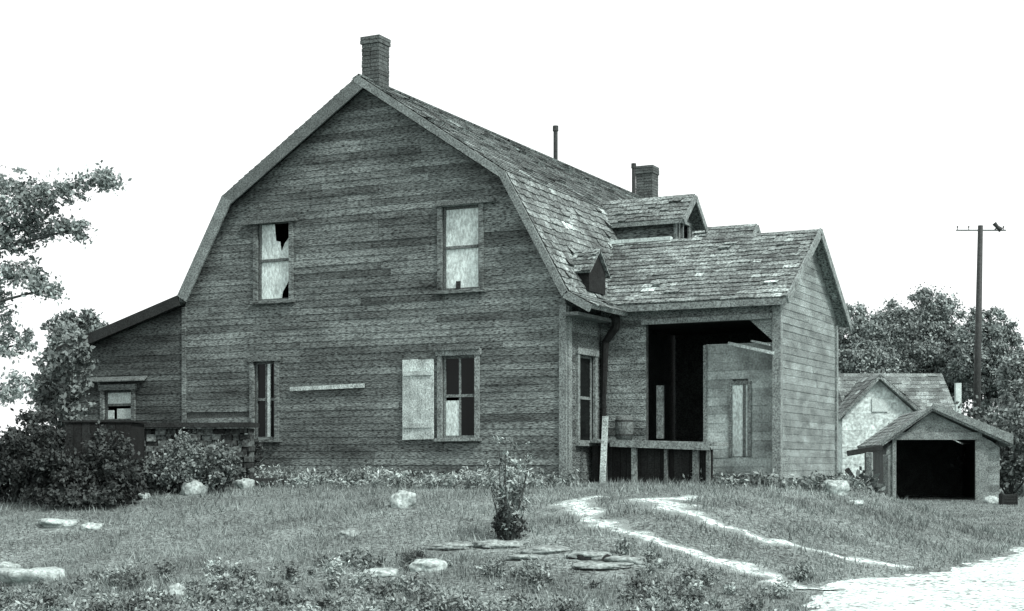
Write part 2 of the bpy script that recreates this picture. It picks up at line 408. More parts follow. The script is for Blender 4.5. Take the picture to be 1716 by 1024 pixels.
# side and back walls
wS = (on_x(968, 650, 0)[0], on_x(994, 650, 0)[0], on_x(980, 742, 0)[1], on_x(982, 596, 0)[1])
sy = dict(O=(0, 0, 0), u=(0, 1, 0), n=(1, 0, 0)); zs_ = pr[1][1]-.1
m = MB(**sy); clapboards(m, lambda z: 0, lambda z: 1.5, Z0, zs_, [wS], lo=.6, hi=1.1); m.build('side_wall', M['siding'], house); m = MB(**sy); clapboards(m, lambda z: 5.3, lambda z: YB, Z0, zs_, [])
m.build('side_wall', M['siding'], house)
m = MB(**sy); sheathing(m, lambda z: .01, lambda z: YB, [Z0-.5, zs_], [wS])
m.O = Vector((-8, 0, 0)); m.box(.11, YB, -.1, 0, Z0-.4, pr[5][1]-.1)
mb2 = MB(); zb = [Z0-.5, pr[1][1]-drop, pr[5][1]-drop, pr[2][1]-drop, pr[4][1]-drop, zr]; mb2.O = Vector((0, YB, 0)); mb2.n = Vector((0, 1, 0))
sheathing(mb2, u0f, u1f, zb, []); m.v_off = len(m.v); m.f += [[i+m.v_off for i in f] for f in mb2.f]; m.v += mb2.v; m.sh += mb2.sh
m.build('rear_wall', M['sheath'], house)
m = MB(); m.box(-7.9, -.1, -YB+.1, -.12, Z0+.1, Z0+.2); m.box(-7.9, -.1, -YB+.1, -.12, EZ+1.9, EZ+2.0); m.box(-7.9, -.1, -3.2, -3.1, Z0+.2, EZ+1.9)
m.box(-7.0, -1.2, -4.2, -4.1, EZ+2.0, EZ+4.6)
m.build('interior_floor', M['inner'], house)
# foundation
m = MB()
x = -10.7
while x < -.02:
    w = min(rnd.uniform(.25, .6), -x); zt = Z0
    for q, (za, zb_) in enumerate(((-.7, -.42), (-.42, -.2), (-.2, -.015))):
        m.box(x+.01, x+w-.02, -.1, .035+rnd.uniform(0, .03), Z0+za+.01, Z0+zb_, rnd.uniform(.5, 1.2))
    x += w
m.u, m.n = Vector((0, 1, 0)), Vector((1, 0, 0)); x = 0
while x < 1.5:
    w = min(rnd.uniform(.25, .5), 1.5-x); m.box(x+.01, x+w-.02, -.1, .04, Z0-.7, Z0-.015, rnd.uniform(.5, 1.2)); x += w
m.build('foundation', M['stone'], house, bevel=.012)
# corner boards
m = MB(); m.box(-.1, .03, .0, .055, Z0-.35, pr[1][1]-.2); m.box(-.02, .055, -.14, -.001, Z0-.35, pr[1][1]-.22); m.build('corner_board', M['trim'], house)
m = MB(); m.box(-8.04, -7.95, .0, .04, Z0, pr[5][1]-.22); m.build('corner_board', M['siding'], house)
# the main roof
RP = pr
m = MB(); Y0, Y1 = -OV, YB+.2
for i, (a, b) in enumerate(zip(RP[:-1], RP[1:])):
    lo_, hi_ = (a, b) if a[1] < b[1] else (b, a)
    A, B, C, D = (lo_[0], Y0, lo_[1]), (lo_[0], Y1, lo_[1]), (hi_[0], Y1, hi_[1]), (hi_[0], Y0, hi_[1])
    if i == 0: shingles(m, A, (lo_[0], 1.4, lo_[1]), (hi_[0], 1.4, hi_[1]), D, pale=.1); slab(m, A, (lo_[0], 1.4, lo_[1]), (hi_[0], 1.4, hi_[1]), D, .07)
    else: shingles(m, A, B, C, D, pale=.07 if i < 2 else .03); slab(m, A, B, C, D, .07)
roof = m.build('roof', M['roof'], house)
m = MB(); rx, rz = pr[3]; m.bar((rx+.06, Y0, rz-.005), (rx+.06, Y1, rz-.005), .16, .03, up=(.45, 0, 1)); m.bar((rx-.06, Y0, rz-.005), (rx-.06, Y1, rz-.005), .16, .03, up=(-.45, 0, 1))
m.build('ridge_cap', M['roof'], roof)
def barge(pts, mt, w=.2, off=-.035, nm='bargeboard', par=house):
    m = MB()
    for a, b in zip(pts[:-1], pts[1:]):
        A, B = Vector((a[0], Y0+off, a[1])), Vector((b[0], Y0+off, b[1])); d = (B-A).normalized(); nrm = Vector((-d.z, 0, d.x))
        if nrm.z < 0: nrm = -nrm
        A0, B0 = A-d*.02, B+d*.02; t = Vector((0, .035, 0))
        m.hexa([A0-nrm*w, B0-nrm*w, B0-nrm*w+t, A0-nrm*w+t, A0-nrm*.005, B0-nrm*.005, B0-nrm*.005+t, A0-nrm*.005+t])
    return m.build(nm, mt, par)
barge([pr[0], pr[1], pr[2]], M['trim'], .13); barge([pr[2], pr[3]], M['trim'], .13, off=-.037)
barge([pr[3], pr[4]], M['trimdark'], .25); barge([pr[4], pr[5]], M['trim'], .25, off=-.037)
# eave soffit block at the right front corner
m = MB(); m.box(.03, .3, -1.3, .16, pr[0][1]-.16, pr[0][1]-.1); m.build('soffit', M['trimdark'], house)
# chimneys and pipes
def chimney(xc, yc, s1, s2, z0, z1, label):
    m = MB(); z = z0; k = 0
    while z < z1-.001:
        h = .07; big = .02 if z > z1-.15 else 0; j = .004
        n_ = 2
        for q in range(n_):
            a0, a1 = xc-s1/2-big+(s1+2*big)*q/n_, xc-s1/2-big+(s1+2*big)*(q+1)/n_-.008
            m.box(a0+rnd.uniform(-j, j), a1+rnd.uniform(-j, j), -(yc+s2/2+big), -(yc-s2/2-big)+rnd.uniform(-j, j), z, z+h-.01, rnd.uniform(.75, 1.25))
        z += h
    m.box(xc-s1/2+.015, xc+s1/2-.015, -(yc+s2/2-.015), -(yc-s2/2+.015), z0, z1+.01, .55)
    o = m.build('chimney', M['brick'], roof); o['label'] = label
chimney(rx+.06, on_x(625, 128, rx)[0], .37, .36, rz-.4, on_x(625, 68, rx)[1], 'brick chimney at the front peak of the roof')
chimney(rx+.06, on_x(1081, 300, rx)[0], .47, .44, rz-.4, on_x(1081, 284, rx)[1], 'brick chimney at the far end of the ridge')
for px, pt, r in ((931, 211, .05), (1062, 274, .05)):
    yc, zt = on_x(px, pt, rx); m = MB(); m.tube([(rx, yc, rz-.2), (rx, yc, zt-.12), (rx, yc, zt-.12), (rx, yc, zt)], [r, r, r*1.35, r*1.3], 12)
    m.build('stovepipe', M['iron'], roof)
# dormers
def dormer(yc, label):
    hw = .5; xf = on_y(1130, 380, yc-hw if yc < 6 else 8.0)[0]; xf = .45
    ze, zrd = EZ+4.66, EZ+5.13
    m = MB((0, yc-hw, 0)); clapboards(m, lambda z: -1.2, lambda z: xf, EZ+3.6, ze+.02, [], lo=.5, hi=.9)
    m.O = Vector((0, yc+hw, 0)); m.n = Vector((0, 1, 0)); m.box(-1.2, xf, -.03, 0, EZ+3.6, ze)
    m.O = Vector((xf, yc, 0)); m.u, m.n = Vector((0, 1, 0)), Vector((1, 0, 0))
    fw = lambda z: hw if z < ze else hw*(zrd-.04-z)/(zrd-.04-ze)
    clapboards(m, lambda z: -fw(z), lambda z: fw(z), EZ+3.5, zrd-.07, [(-.26, .26, EZ+4.0, EZ+4.6)], lo=.7, hi=1.1)
    o = m.build('dormer', M['siding'], house); o['label'] = label
    m = MB((xf, yc, 0), (0, 1, 0), (1, 0, 0)); m.box(-.26, .26, -.06, -.05, EZ+4.0, EZ+4.6); m.build('pane', M['glass'], o)
    m = MB((xf, yc, 0), (0, 1, 0), (1, 0, 0))
    m.box(-.32, -.26, 0, .04, EZ+4.0, EZ+4.6); m.box(.26, .32, 0, .04, EZ+4.0, EZ+4.6); m.box(-.34, .34, 0, .05, EZ+4.6, EZ+4.66); m.box(-.34, .34, 0, .06, EZ+3.95, EZ+4.0); m.box(-.02, .02, -.04, .01, EZ+4.0, EZ+4.6)
    m.box(-hw-.03, -hw+.06, 0.003, .045, EZ+3.6, ze)
    m.build('frame', M['trim'], o)
    m = MB(); x0, x1 = -2.0, xf+.24
    for s in (-1, 1):
        e = .16; A, B, C, D = (x0, yc+s*(hw+e), ze-.06), (x1, yc+s*(hw+e), ze-.06), (x1, yc, zrd+.04), (x0, yc, zrd+.04)
        shingles(m, A, B, C, D); slab(m, A, B, C, D, .05)
        m.bar((x1+.018, yc+s*(hw+e), ze-.13), (x1+.018, yc, zrd-.03), .03, .12, 1.5, up=(1, 0, 0)) if False else None
    m.build('roof', M['roof'], o)
    m = MB()
    for s in (-1, 1):
        e = .16; a, b = Vector((x1+.02, yc+s*(hw+e), ze-.12)), Vector((x1+.02+.002*s, yc, zrd-.03)); m.bar(a, b, .03, .12)
    m.bar((-1.0, yc-hw-.17, ze-.1), (x1, yc-hw-.17, ze-.1), .02, .08)
    m.build('fascia', M['trim'], o)
    return o
dormer(4.5, 'nearer small gabled dormer above the wing'); dormer(8.5, 'farther small gabled dormer, mostly hidden behind the wing roof')
# tiny broken hood low on the roof near the front corner
m = MB(); yc, zc = 1.02, EZ+3.56
for s in (-1, 1):
    A, B, C, D = (-.75, yc+s*.46, zc-.3), (.2, yc+s*.46, zc-.3), (.2, yc, zc+.14), (-.8, yc, zc+.14)
    shingles(m, A, B, C, D, e=.11, w=.12); slab(m, A, B, C, D, .03)
hd = m.build('roof_hood', M['roof'], house)
m = MB(); m.box(-.5, .04, -(yc+.36), -(yc-.36), zc-.62, zc-.25); m.hexa([(.04, yc-.36, zc-.25), (.04, yc+.36, zc-.25), (-.5, yc+.36, zc-.25), (-.5, yc-.36, zc-.25), (.04, yc-.02, zc+.07), (.04, yc+.02, zc+.07), (-.5, yc+.02, zc+.07), (-.5, yc-.02, zc+.07)])
m.v = [p+Vector((.1, 0, 0)) for p in m.v]; m.build('hood_wall', M['black'], hd)
m = MB(); m.tube([(.3, 1.3, zc-.98), (.36, 1.32, zc-1.05), (.36, 1.34, zc-1.12), (.34, 1.36, zc-1.2), (.13, 1.4, zc-1.45), (.09, 1.42, zc-2.4), (.09, 1.42, Z0+.2)], [.09, .085, .08, .08, .07, .05, .05], 8)
m.build('downpipe', M['black'], house)

# ---- wing
EX, YW, YR = 3.22, 1.5, 5.3
e0 = on_y(1316, 497, YW-.22); ridge_y = 3.4; rdg = on_y(1374, 384, ridge_y); eb = EZ+2.83
XE = rdg[0]; print('wing', e0, rdg)
zf, zrw = e0[1], rdg[1]; yb_e = YR+.3; zbk = zf-.03
def yy(z):                                          # end wall limits at a height
    return float(np.interp(z, [zf-.05, zrw-.1], [YW, ridge_y])), float(np.interp(z, [zbk+.03, zrw-.1], [YR, ridge_y]))
Zw = EZ-.52
po = (on_y(1083, 640, YW)[0], EX-.09, Zw-.5, on_y(1170, 540, YW)[1])
m = MB((0, YW, 0)); clapboards(m, lambda z: 0.01, lambda z: EX, Zw+.25, zf-.03, [po], lo=.75, hi=1.2)
wing = m.build('wing', M['siding_light'], house)
m = MB((EX, 0, 0), (0, 1, 0), (1, 0, 0)); clapboards(m, lambda z: yy(z)[0], lambda z: yy(z)[1], Zw+.25, zrw-.12, [], lo=.85, hi=1.2, miss=.004)
m.build('end_wall', M['siding_light'], wing)
m = MB((0, YW, 0)); sheathing(m, lambda z: 0.05, lambda z: EX-.02, [Zw-.4, zf-.1], [po])
m.O, m.u, m.n = Vector((EX, 0, 0)), Vector((0, 1, 0)), Vector((1, 0, 0)); zz = list(np.linspace(zf-.04, zrw-.12, 6)); sheathing(m, lambda z: yy(z)[0]+.11, lambda z: yy(z)[1], [Zw+.22]+zz, [])
m.box(YW+.11, YR, -.1, -.05, Zw-.4, Zw+.21)
m.O, m.u, m.n = Vector((0, YR, 0)), Vector((1, 0, 0)), Vector((0, 1, 0)); m.box(0.05, EX-.11, -.1, 0, Zw-.4, zf-.1)
m.box(.05, EX-.11, -3.0, -.1, zf-.22, zf-.15)      # ceiling
m.build('sheathing', M['sheath'], wing)
m = MB(); XA = -1.0
A, B, C, D = (XA, YW-.22, zf), (XE, YW-.22, zf), (XE, ridge_y, zrw), (XA, ridge_y, zrw); shingles(m, A, B, C, D, pale=.11, lo=.55, hi=1.4); slab(m, A, B, C, D, .06)
A2, B2 = (XA, yb_e, zbk-.08), (XE, yb_e, zbk-.08); shingles(m, A2, B2, C, D); slab(m, A2, B2, C, D, .06)
wr = m.build('roof', M['roof'], wing)
m = MB(); m.bar((XA+.4, ridge_y, zrw+.02), (.62, ridge_y, zrw+.02), .14, .07); m.build('flashing', M['white'], wing)
m = MB(); m.box(0.42, XE, 0, .03, 0, .11); m.v = [p+Vector((0, YW-.225, zf-.13)) for p in m.v]
m.build('eave_fascia', M['trim'], wing)
m = MB()
for (a, b) in (((YW-.24, zf-.05), (ridge_y, zrw-.05)), ((yb_e, zbk-.13), (ridge_y, zrw-.052))):
    m.bar((XE+.02, a[0], a[1]), (XE+.02, b[0], b[1]), .15, .03, up=(1, 0, 0))
m.build('bargeboard', M['trim'], wing)
m = MB((EX, 0, 0), (0, 1, 0), (1, 0, 0)); m.box(YR-.1, YR+.02, .0, .05, Zw, zf-.15); m.build('corner_board', M['trim'], wing); m = MB((EX, 0, 0), (0, 1, 0), (1, 0, 0)); m.box(YW, YW+.1, .0, .045, Zw, zf-.1); m.O, m.u, m.n = Vector((0, YW, 0)), Vector((1, 0, 0)), Vector((0, -1, 0))
m.box(EX-.09, EX+.05, -.03, .055, Zw-.4, zf-.12); m.build('corner_board', M['trim'], wing)
m = MB((0, YW, 0)); a = Vector((on_y(1075, 543, YW-.04)[0], YW-.05, po[3]+.035)); m.bar(a, (EX-.1, YW-.05, po[3]+.05), .03, .09); m.build('porch_beam', M['trim'], wing)
# knee brace of the porch beam (cut corner of the opening)
m = MB((0, YW, 0)); b0 = on_y(1256, 538, YW); b1 = on_y(1288, 572, YW)
m.hexa([m.P(b0[0], 0.0, po[3]), m.P(EX-.09, 0.0, b1[1]), m.P(EX-.09, -.05, b1[1]), m.P(b0[0], -.05, po[3]), m.P(b0[0]+.02, 0.0, po[3]+.004), m.P(EX-.09, 0.0, po[3]+.004), m.P(EX-.09, -.05, po[3]+.004), m.P(b0[0]+.02, -.05, po[3]+.004)])
m.build('brace', M['siding_light'], wing)
# recessed wall with door on the right part of the porch
YI = YW+.38
ia = on_y(1184, 650, YI)[0]; it = on_y(1200, 578, YI)[1]
m = MB((0, YI, 0)); da = (on_y(1228, 700, YI)[0], on_y(1254, 700, YI)[0], on_y(1240, 765, YI)[1], on_y(1240, 645, YI)[1])
clapboards(m, lambda z: ia, lambda z: EX-.12, Zw+.3, it, [da], e=.15, lo=.8, hi=1.25, miss=0)
m.build('porch_wall', M['plank_wall'], wing)
m = MB((0, YI, 0)); m.box(ia, EX-.12, -.07, -.035, Zw-.4, it-.1); x = ia
while x < EX-.12:
    w = min(rnd.uniform(.2, .35), EX-.12-x); m.box(x, x+w-.015, -.03, .03+rnd.uniform(0, .03), Zw-.4, Zw+.29, rnd.uniform(.6, 1.3)); x += w
m.build('foundation', M['stone'], wing, bevel=.01)
m = MB((0, YI, 0)); m.box(da[0]-.06, da[0], .008, .05, da[2], da[3]+.06); m.box(da[1], da[1]+.06, .008, .05, da[2], da[3]+.06); m.box(da[0], da[1], .008, .045, da[3], da[3]+.06)
fr = m.build('porch_window', M['trim'], wing)
m = MB((0, YI, 0)); m.box(da[0], da[1], .009, .022, da[2], da[3]); m.build('blind', M['blind'], fr)
m = MB((0, YI, 0)); m.box((da[0]+da[1])/2+.05, (da[0]+da[1])/2+.1, .024, .035, da[2], da[3]); m.build('sash', M['trimdark'], fr)
m = MB((0, YI, 0)); m.box(ia-.04, ia+.02, -.02, .06, Zw+.3, it); m.box(po[0]+.07, po[0]+.18, -.02, .07, EZ+.42, EZ+1.35); m.build('door_jamb', M['trim'], wing)
# interior of the wing
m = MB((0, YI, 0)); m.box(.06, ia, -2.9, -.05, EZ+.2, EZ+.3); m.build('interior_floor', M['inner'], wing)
# deck
dk = EZ+.4
m = MB((0, 0, 0)); y0 = YW-.75
x = .12
while x < on_y(1190, 740, y0)[0]:
    m.box(x, x+.13, -YW+.0, -y0, dk-.06-.03*(x-.1), dk-.03*(x-.1), rnd.uniform(.8, 1.2)); x += .14
dko = m.build('porch_deck', M['trim'], wing)
m = MB(); x1 = on_y(1190, 740, y0)[0]; m.hexa([(.5, y0-.03, dk-.13), (x1, y0-.03, dk-.2), (x1, y0-.005, dk-.2), (.5, y0-.005, dk-.13), (.5, y0-.03, dk-.02), (x1, y0-.03, dk-.085), (x1, y0-.005, dk-.085), (.5, y0-.005, dk-.02)])
m.build('edge_board', M['trim'], dko)
for px, pw, mt, sh in ((1062, .09, 'trim', 1), (1115, .05, 'trimdark', 1), (1165, .1, 'trimdark', 1), (1186, .06, 'trimdark', 1), (1012, .08, 'trimdark', .8)):
    X = on_y(px, 780, y0+.03)[0]; m = MB((0, y0+.03, 0)); zz = terrain(X, y0); m.box(X-pw/2, X+pw/2, -.07, .0, zz-.2, dk-.13-.03*X, sh); m.build('post', M[mt], dko)
m = MB((0, y0+.14, 0)); x = .1
while x < x1:
    w = min(rnd.uniform(.1, .16), x1-x); m.box(x, x+w-.006, -.03, 0, Zw-.5, dk-.07-.03*x-rnd.uniform(0, .05), rnd.uniform(.5, 1.4)); x += w
m.build('deck_shade', M['black'], dko)  # black boards added for the shade under the deck
# ---- windows of the house
F = ((0, 0, 0), (1, 0, 0), (0, -1, 0))
# upper left: blind with a missing pane
fr, sub = window(house, *F, *wUL, 'plain', 'upper left window with a torn white blind and one missing pane')
u0, u1, z0, z1 = wUL; zm = (z0+z1)/2+.02; um = (u0+u1)/2
def poly(name, pts, dep, mt, par):
    q = MB(*F); k = len(pts); q.v = [q.P(p[0], dep, p[1]) for p in pts]+[q.P(p[0], dep-.004, p[1]) for p in pts]
    q.f = [list(range(k)), list(range(2*k-1, k-1, -1))]+[[i, (i+1) % k, (i+1) % k+k, i+k] for i in range(k)]; q.sh = [1]*len(q.f); return q.build(name, mt, par)
l, r, b_, t_ = u0+.045, u1-.045, z0+.045, z1-.045
poly('blind', [(l, zm+.025), (um+.05, zm+.025), (um+.13, zm+.16), (um+.1, zm+.34), (um+.01, zm+.36), (um-.02, t_), (l, t_)], -.05, M['blind'], fr)
poly('torn_paper', [(um+.05, zm+.025), (r, zm+.025), (r, zm+.42), (um+.2, zm+.3), (um+.13, zm+.16)], -.052, M['white'], fr)
poly('blind', [(l, b_), (um+.14, b_), (um+.16, b_+.12), (um+.22, b_+.2), (r-.03, b_+.3), (r, b_+.34), (r, zm-.025), (l, zm-.025)], -.05, M['blind'], fr)
# upper right
fr, sub = window(house, *F, *wUR, 'plain', 'upper right window with both sashes covered by a pale blind')
u0, u1, z0, z1 = wUR; zm = (z0+z1)/2+.02
sub('blind', [(u0+.045, u1-.045, -.05, -.046, zm+.025, z1-.045)], M['blind']); sub('blind', [(u0+.045, u1-.045, -.055, -.05, z0+.045, zm-.025)], M['blind'])
m = MB(*F); m.box(u0+.25, u0+.33, -.047, -.02, z0+.03, z0+.16); m.build('latch', M['darkwood'], fr)
# lower right
fr, sub = window(house, *F, *wDR, 'split', 'lower right window with dark panes and a white board behind one pane')
u0, u1, z0, z1 = wDR; zm = (z0+z1)/2+.02; um = (u0+u1)/2
sub('pane', [(u0+.045, um-.02, -.048, -.044, zm+.025, z1-.045)], M['glass']); sub('pane', [(um+.02, u1-.045, -.048, -.044, zm+.025, z1-.045)], M['glass']); sub('pane', [(um+.02, u1-.045, -.048, -.044, z0+.045, zm-.025)], M['glass'])
sub('board', [(u0+.045, um-.02, -.048, -.044, z0+.045, zm-.08)], M['blind'])
# lower left
fr, sub = window(house, *F, *wDL, 'left1', 'lower left window, dark and half hidden by shrubs')
u0, u1, z0, z1 = wDL; zm = (z0+z1)/2+.02; um = (u0+u1)/2
sub('mullion', [(um+.05, um+.11, -.03, .0, z0+.045, z1-.045)], M['plank']); sub('pane', [(u0+.045, um-.02, -.048, -.044, z0+.045, z1-.045)], M['glass']); sub('pane', [(um+.02, u1-.045, -.049, -.045, z0+.045, z1-.045)], M['glass'])
# lean-to window with torn white sheets
fr, sub = window(lt if False else house, *F, *wL, 'plain', 'small lean-to window stuffed with torn white sheets')
u0, u1, z0, z1 = wL
sub('sheet', [(u0+.03, u1-.03, -.045, -.03, z1-.28, z1-.03), (u0+.28, u1-.05, -.045, -.03, z0+.05, z1-.36), (u0+.05, u0+.2, -.045, -.03, z0+.05, z0+.22)], M['white'])
# side window
fr, sub = window(house, (0, 0, 0), (0, 1, 0), (1, 0, 0), *wS, 'side', 'tall narrow window on the right side wall beside the porch')
u0, u1, z0, z1 = wS; sub('pane', [(u0+.045, u1-.045, -.048, -.044, z0+.045, z1-.045)], M['glass'])
# pale shutter beside the lower right window, pale board on the wall, drip board over windows
a, b, c, d = ow(677, 729, 601, 738); m = MB(); x = a
for k in range(4):
    w = (b-a)/4; m.box(x, x+w-.004, .03, .055+rnd.uniform(0, .004), c+rnd.uniform(0, .03), d-rnd.uniform(0, .03), rnd.uniform(.85, 1.1)); x += w
m.box(a+.03, b-.03, .059, .08, c+.22, c+.3, .95); m.box(a+.03, b-.03, .059, .08, d-.3, d-.22, .95)
m.build('shutter', mat('chalky_shutter_paint', .42, scale=3.5, amt=.35, grain=.3), house)
a, b = on_y(486, 652, -.06), on_y(610, 646, -.06); m = MB(); m.bar((a[0], -.055, a[1]), (b[0], -.055, b[1]), .03, .075, 1); m.build('nailed_board', M['plank'], house)
for (x0, x1, y, h) in ((735, 832, 336, .06), (410, 500, 368, .06), (730, 806, 583, .05)):
    a, b = on_y(x0, y, 0), on_y(x1, y, 0); m = MB(); m.box(a[0], b[0], .03, .1, b[1]-h/2, b[1]+h/2); m.build('drip_cap', M['trimdark'], house)
m = MB(); a, b = on_y(140, 640, 0), on_y(248, 637, 0); m.hexa([(a[0], -.12, a[1]-.02), (b[0], -.12, a[1]-.02), (b[0], 0, a[1]+.06), (a[0], 0, a[1]+.06), (a[0], -.12, a[1]), (b[0], -.12, a[1]), (b[0], 0, a[1]+.09), (a[0], 0, a[1]+.09)])
m.build('window_hood', M['trimdark'], lt)
# ------------------------------------------------------------------ leaves, trees, bushes
def leaf_cloud(centres, radii, n, size, flat=.8, aspect=1.5, var=.2):
    c = np.array(centres); r = np.array(radii); w = r**2; w /= w.sum(); idx = rng.choice(len(c), n, p=w)
    d = rng.normal(size=(n, 3)); d /= np.linalg.norm(d, axis=1)[:, None]; rad = np.minimum(np.abs(rng.normal(size=n))*.62, 1.6)
    p = c[idx]+d*(rad*r[idx])[:, None]*np.array([1, 1, flat])
    a = rng.normal(size=(n, 3)); a /= np.linalg.norm(a, axis=1)[:, None]; b = np.cross(a, rng.normal(size=(n, 3))); b /= np.linalg.norm(b, axis=1)[:, None]
    s = size*rng.uniform(.55, 1.35, n)[:, None]
    a = a*s*aspect*.5; b = b*s*.5
    V = np.stack([p-a, p-b*.9-a*.1, p+a, p+b*.9+a*.1], axis=1)
    cs = rng.uniform(1-var, 1+var, len(c)); sh = cs[idx]*rng.uniform(.65, 1.4, n)
    return V, sh
def clumps(blobs, per, cr):
    C, Rr = [], []
    for (c, r) in blobs:
        for _ in range(per):
            d = Vector((rnd.gauss(0, 1), rnd.gauss(0, 1), rnd.gauss(0, 1))).normalized(); q = rnd.random()**.33
            C.append((c[0]+d.x*r[0]*q, c[1]+d.y*r[1]*q, c[2]+d.z*r[2]*q)); Rr.append(cr*rnd.uniform(.6, 1.3))
    return C, Rr
def tree(name, base, blobs, per, cr, n, size, m, label, cat, group=None, tr=.25, limbs=True):
    t = empty(name, base, label, cat, group)
    b = MB(); top = max(bl[0][2] for bl in blobs); base = Vector(base)
    mid = Vector((sum(bl[0][0] for bl in blobs)/len(blobs), sum(bl[0][1] for bl in blobs)/len(blobs), base.z+(top-base.z)*.45))
    b.tube([base-Vector((0, 0, .3)), base.lerp(mid, .5)+Vector((tr*.5, 0, 0)), mid, Vector((mid.x, mid.y, top))], [tr*1.2, tr*.9, tr*.65, tr*.15], 8)
    for (c, r) in blobs:
        c = Vector(c); b.tube([mid-Vector((0, 0, .1*(mid.z-base.z))), mid.lerp(c, .5)+Vector((0, 0, -.1*r[2])), c+Vector((0, 0, r[2]*.4))], [tr*.4, tr*.25, tr*.06], 6)
        if limbs:
            for k in range(5):
                dd = Vector((rnd.gauss(0, 1), rnd.gauss(0, 1), rnd.gauss(0, 1))).normalized()
                b.tube([mid.lerp(c, .7), c+Vector((dd.x*r[0]*.4, dd.y*r[1]*.4, dd.z*r[2]*.4)), c+Vector((dd.x*r[0]*.9, dd.y*r[1]*.9, dd.z*r[2]*.9))], [tr*.16, tr*.09, tr*.03], 5)
    b.build('trunk', M['bark'], t, smooth=True)
    C, Rr = clumps(blobs, per*2, cr*.8); V, sh = leaf_cloud(C, Rr, int(n*2.3), size*.62); mesh_np('crown', V, sh, m, t)
    return t
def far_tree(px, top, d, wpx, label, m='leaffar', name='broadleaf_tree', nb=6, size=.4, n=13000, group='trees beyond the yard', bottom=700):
    """crown given by the pixel column, top row, and width it has at distance d"""
    x0 = (px-858)/FPX*d; w = wpx/FPX*d/2; zt = EZ+(HOR-top)/FPX*d; zb = EZ+(HOR-bottom)/FPX*d; b = cw(x0, d); b.z = terrain(b.x, b.y)
    blobs = []; H = zt-zb
    for k in range(nb):
        a = 2*math.pi*k/nb+rnd.random(); rr = w*.5; lift = rnd.uniform(.3, .66)
        c = cw(x0+math.cos(a)*w*.5, d+math.sin(a)*w*.5, zb+H*lift); blobs.append((tuple(c), (rr, rr, H*.22)))
    blobs.append((tuple(cw(x0, d, zt-H*.22)), (w*.6, w*.6, H*.2))); blobs.append((tuple(cw(x0, d, zb+H*.3)), (w*.95, w*.8, H*.3))); blobs.append((tuple(cw(x0, d, zb+H*.58)), (w*.8, w*.7, H*.25)))
    return tree(name, b, blobs, 30, w*.17, n, size, M[m], label, 'tree', group, tr=.3)
# right background
far_tree(1440, 505, 86, 150, 'leafy tree just right of the wing gable, leftmost behind the cottage', n=42000, size=.2)
far_tree(1548, 486, 92, 215, 'broad tallest leafy tree behind the cottage, left of the utility pole', n=60000, size=.2)
far_tree(1655, 512, 88, 140, 'leafy tree right of the utility pole', n=40000, size=.2)
far_tree(1735, 575, 80, 130, 'lower leafy tree at the right edge of the photo', n=26000, size=.2)
far_tree(1385, 560, 96, 100, 'leafy tree mostly hidden behind the wing end wall', n=9000, size=.25)
def bush(px, base_y, w, h, label, m='leafdark', name='bush', n=2600, size=.1, dep=None, d=None, group=None, cat='bush', cr=.16, per=9):
    """w, h in metres; stands where the pixel meets the ground"""
    b = hit(px, base_y) if d is None else cw((px-858)/FPX*d, d)
    b.z = terrain(b.x, b.y); dep = dep or w*.8; R_ = Vector((RX, RY, 0)); F_ = Vector((FX_, FY_, 0)); blobs = []
    for k in range(7):
        c = b+R_*rnd.uniform(-.32, .32)*w+F_*rnd.uniform(-.3, .3)*dep+Vector((0, 0, h*rnd.uniform(.2, .68))); blobs.append((tuple(c), (w*.27, w*.27, h*.26)))
    for s in (-1, 0, 1): blobs.append((tuple(b+R_*s*.26*w+Vector((0, 0, h*.3))), (w*.25, w*.25, h*.26)))
    t = empty(name, b, label, cat, group); s = MB()
    for bl in blobs: s.tube([b-Vector((0, 0, .1)), b.lerp(Vector(bl[0]), .5)+Vector((.04, 0, 0)), bl[0]], [.03, .02, .008], 5)
    s.build('stem', M['bark'], t)
    C, Rr = clumps(blobs, per, cr); V, sh = leaf_cloud(C, Rr, n, size); mesh_np('foliage', V, sh, M[m], t); return t
# bushes round the distant house and garage
bush(1705, 0, 4.6, 5.4, 'dark shrub tree behind the garage right of the utility pole', d=58, size=.12, cr=.5, n=18000, m='leaf', per=16)
bush(1692, 0, 3.4, 3.3, 'rounded shrub just behind the right eave of the garage', d=54, size=.11, cr=.4, n=14000, m='leaf', per=14)
bush(1422, 0, 1.6, 1.0, 'grey green shrub between the wing and the garage', d=40, size=.14, cr=.3, n=3500, m='leaf')
bush(1400, 0, 4.4, 5.4, 'tall shrub behind the right end of the wing', d=74, size=.15, cr=.5, n=9000, m='leaf')
# left background tree and near overhanging tree
far_tree(128, 512, 44, 150, 'pale rounded tree rising behind the lean-to', size=.13, n=26000, bottom=720, group=None)
t0 = cw(-8.3, 17.5); t0.z = terrain(t0.x, t0.y)
nb = [(at(-60, 300, 17.5), (.6, .9, .3)), (at(0, 390, 17.3), (.3, .5, .14)), (at(-10, 310, 17.3), (.3, .5, .14)), (at(10, 345, 17.3), (.42, .5, .28)), (at(60, 340, 17.2), (.26, .3, .12)), (at(110, 320, 17.2), (.24, .3, .09)), (at(165, 300, 17.2), (.2, .25, .07)), (at(120, 385, 17.3), (.24, .25, .07)),
      (at(60, 380, 17.5), (.3, .3, .1)), (at(-20, 400, 17.6), (.5, .5, .25)), (at(40, 460, 17.4), (.2, .25, .1)), (at(75, 485, 17.3), (.16, .2, .05)), (at(-60, 420, 17.8), (.8, .8, .6)),
      (at(-130, 300, 18), (.8, .9, .5)), (at(20, 580, 17.6), (.26, .3, .16)), (at(15, 650, 17.5), (.16, .3, .12)), (at(-10, 520, 17.6), (.3, .3, .25)),]
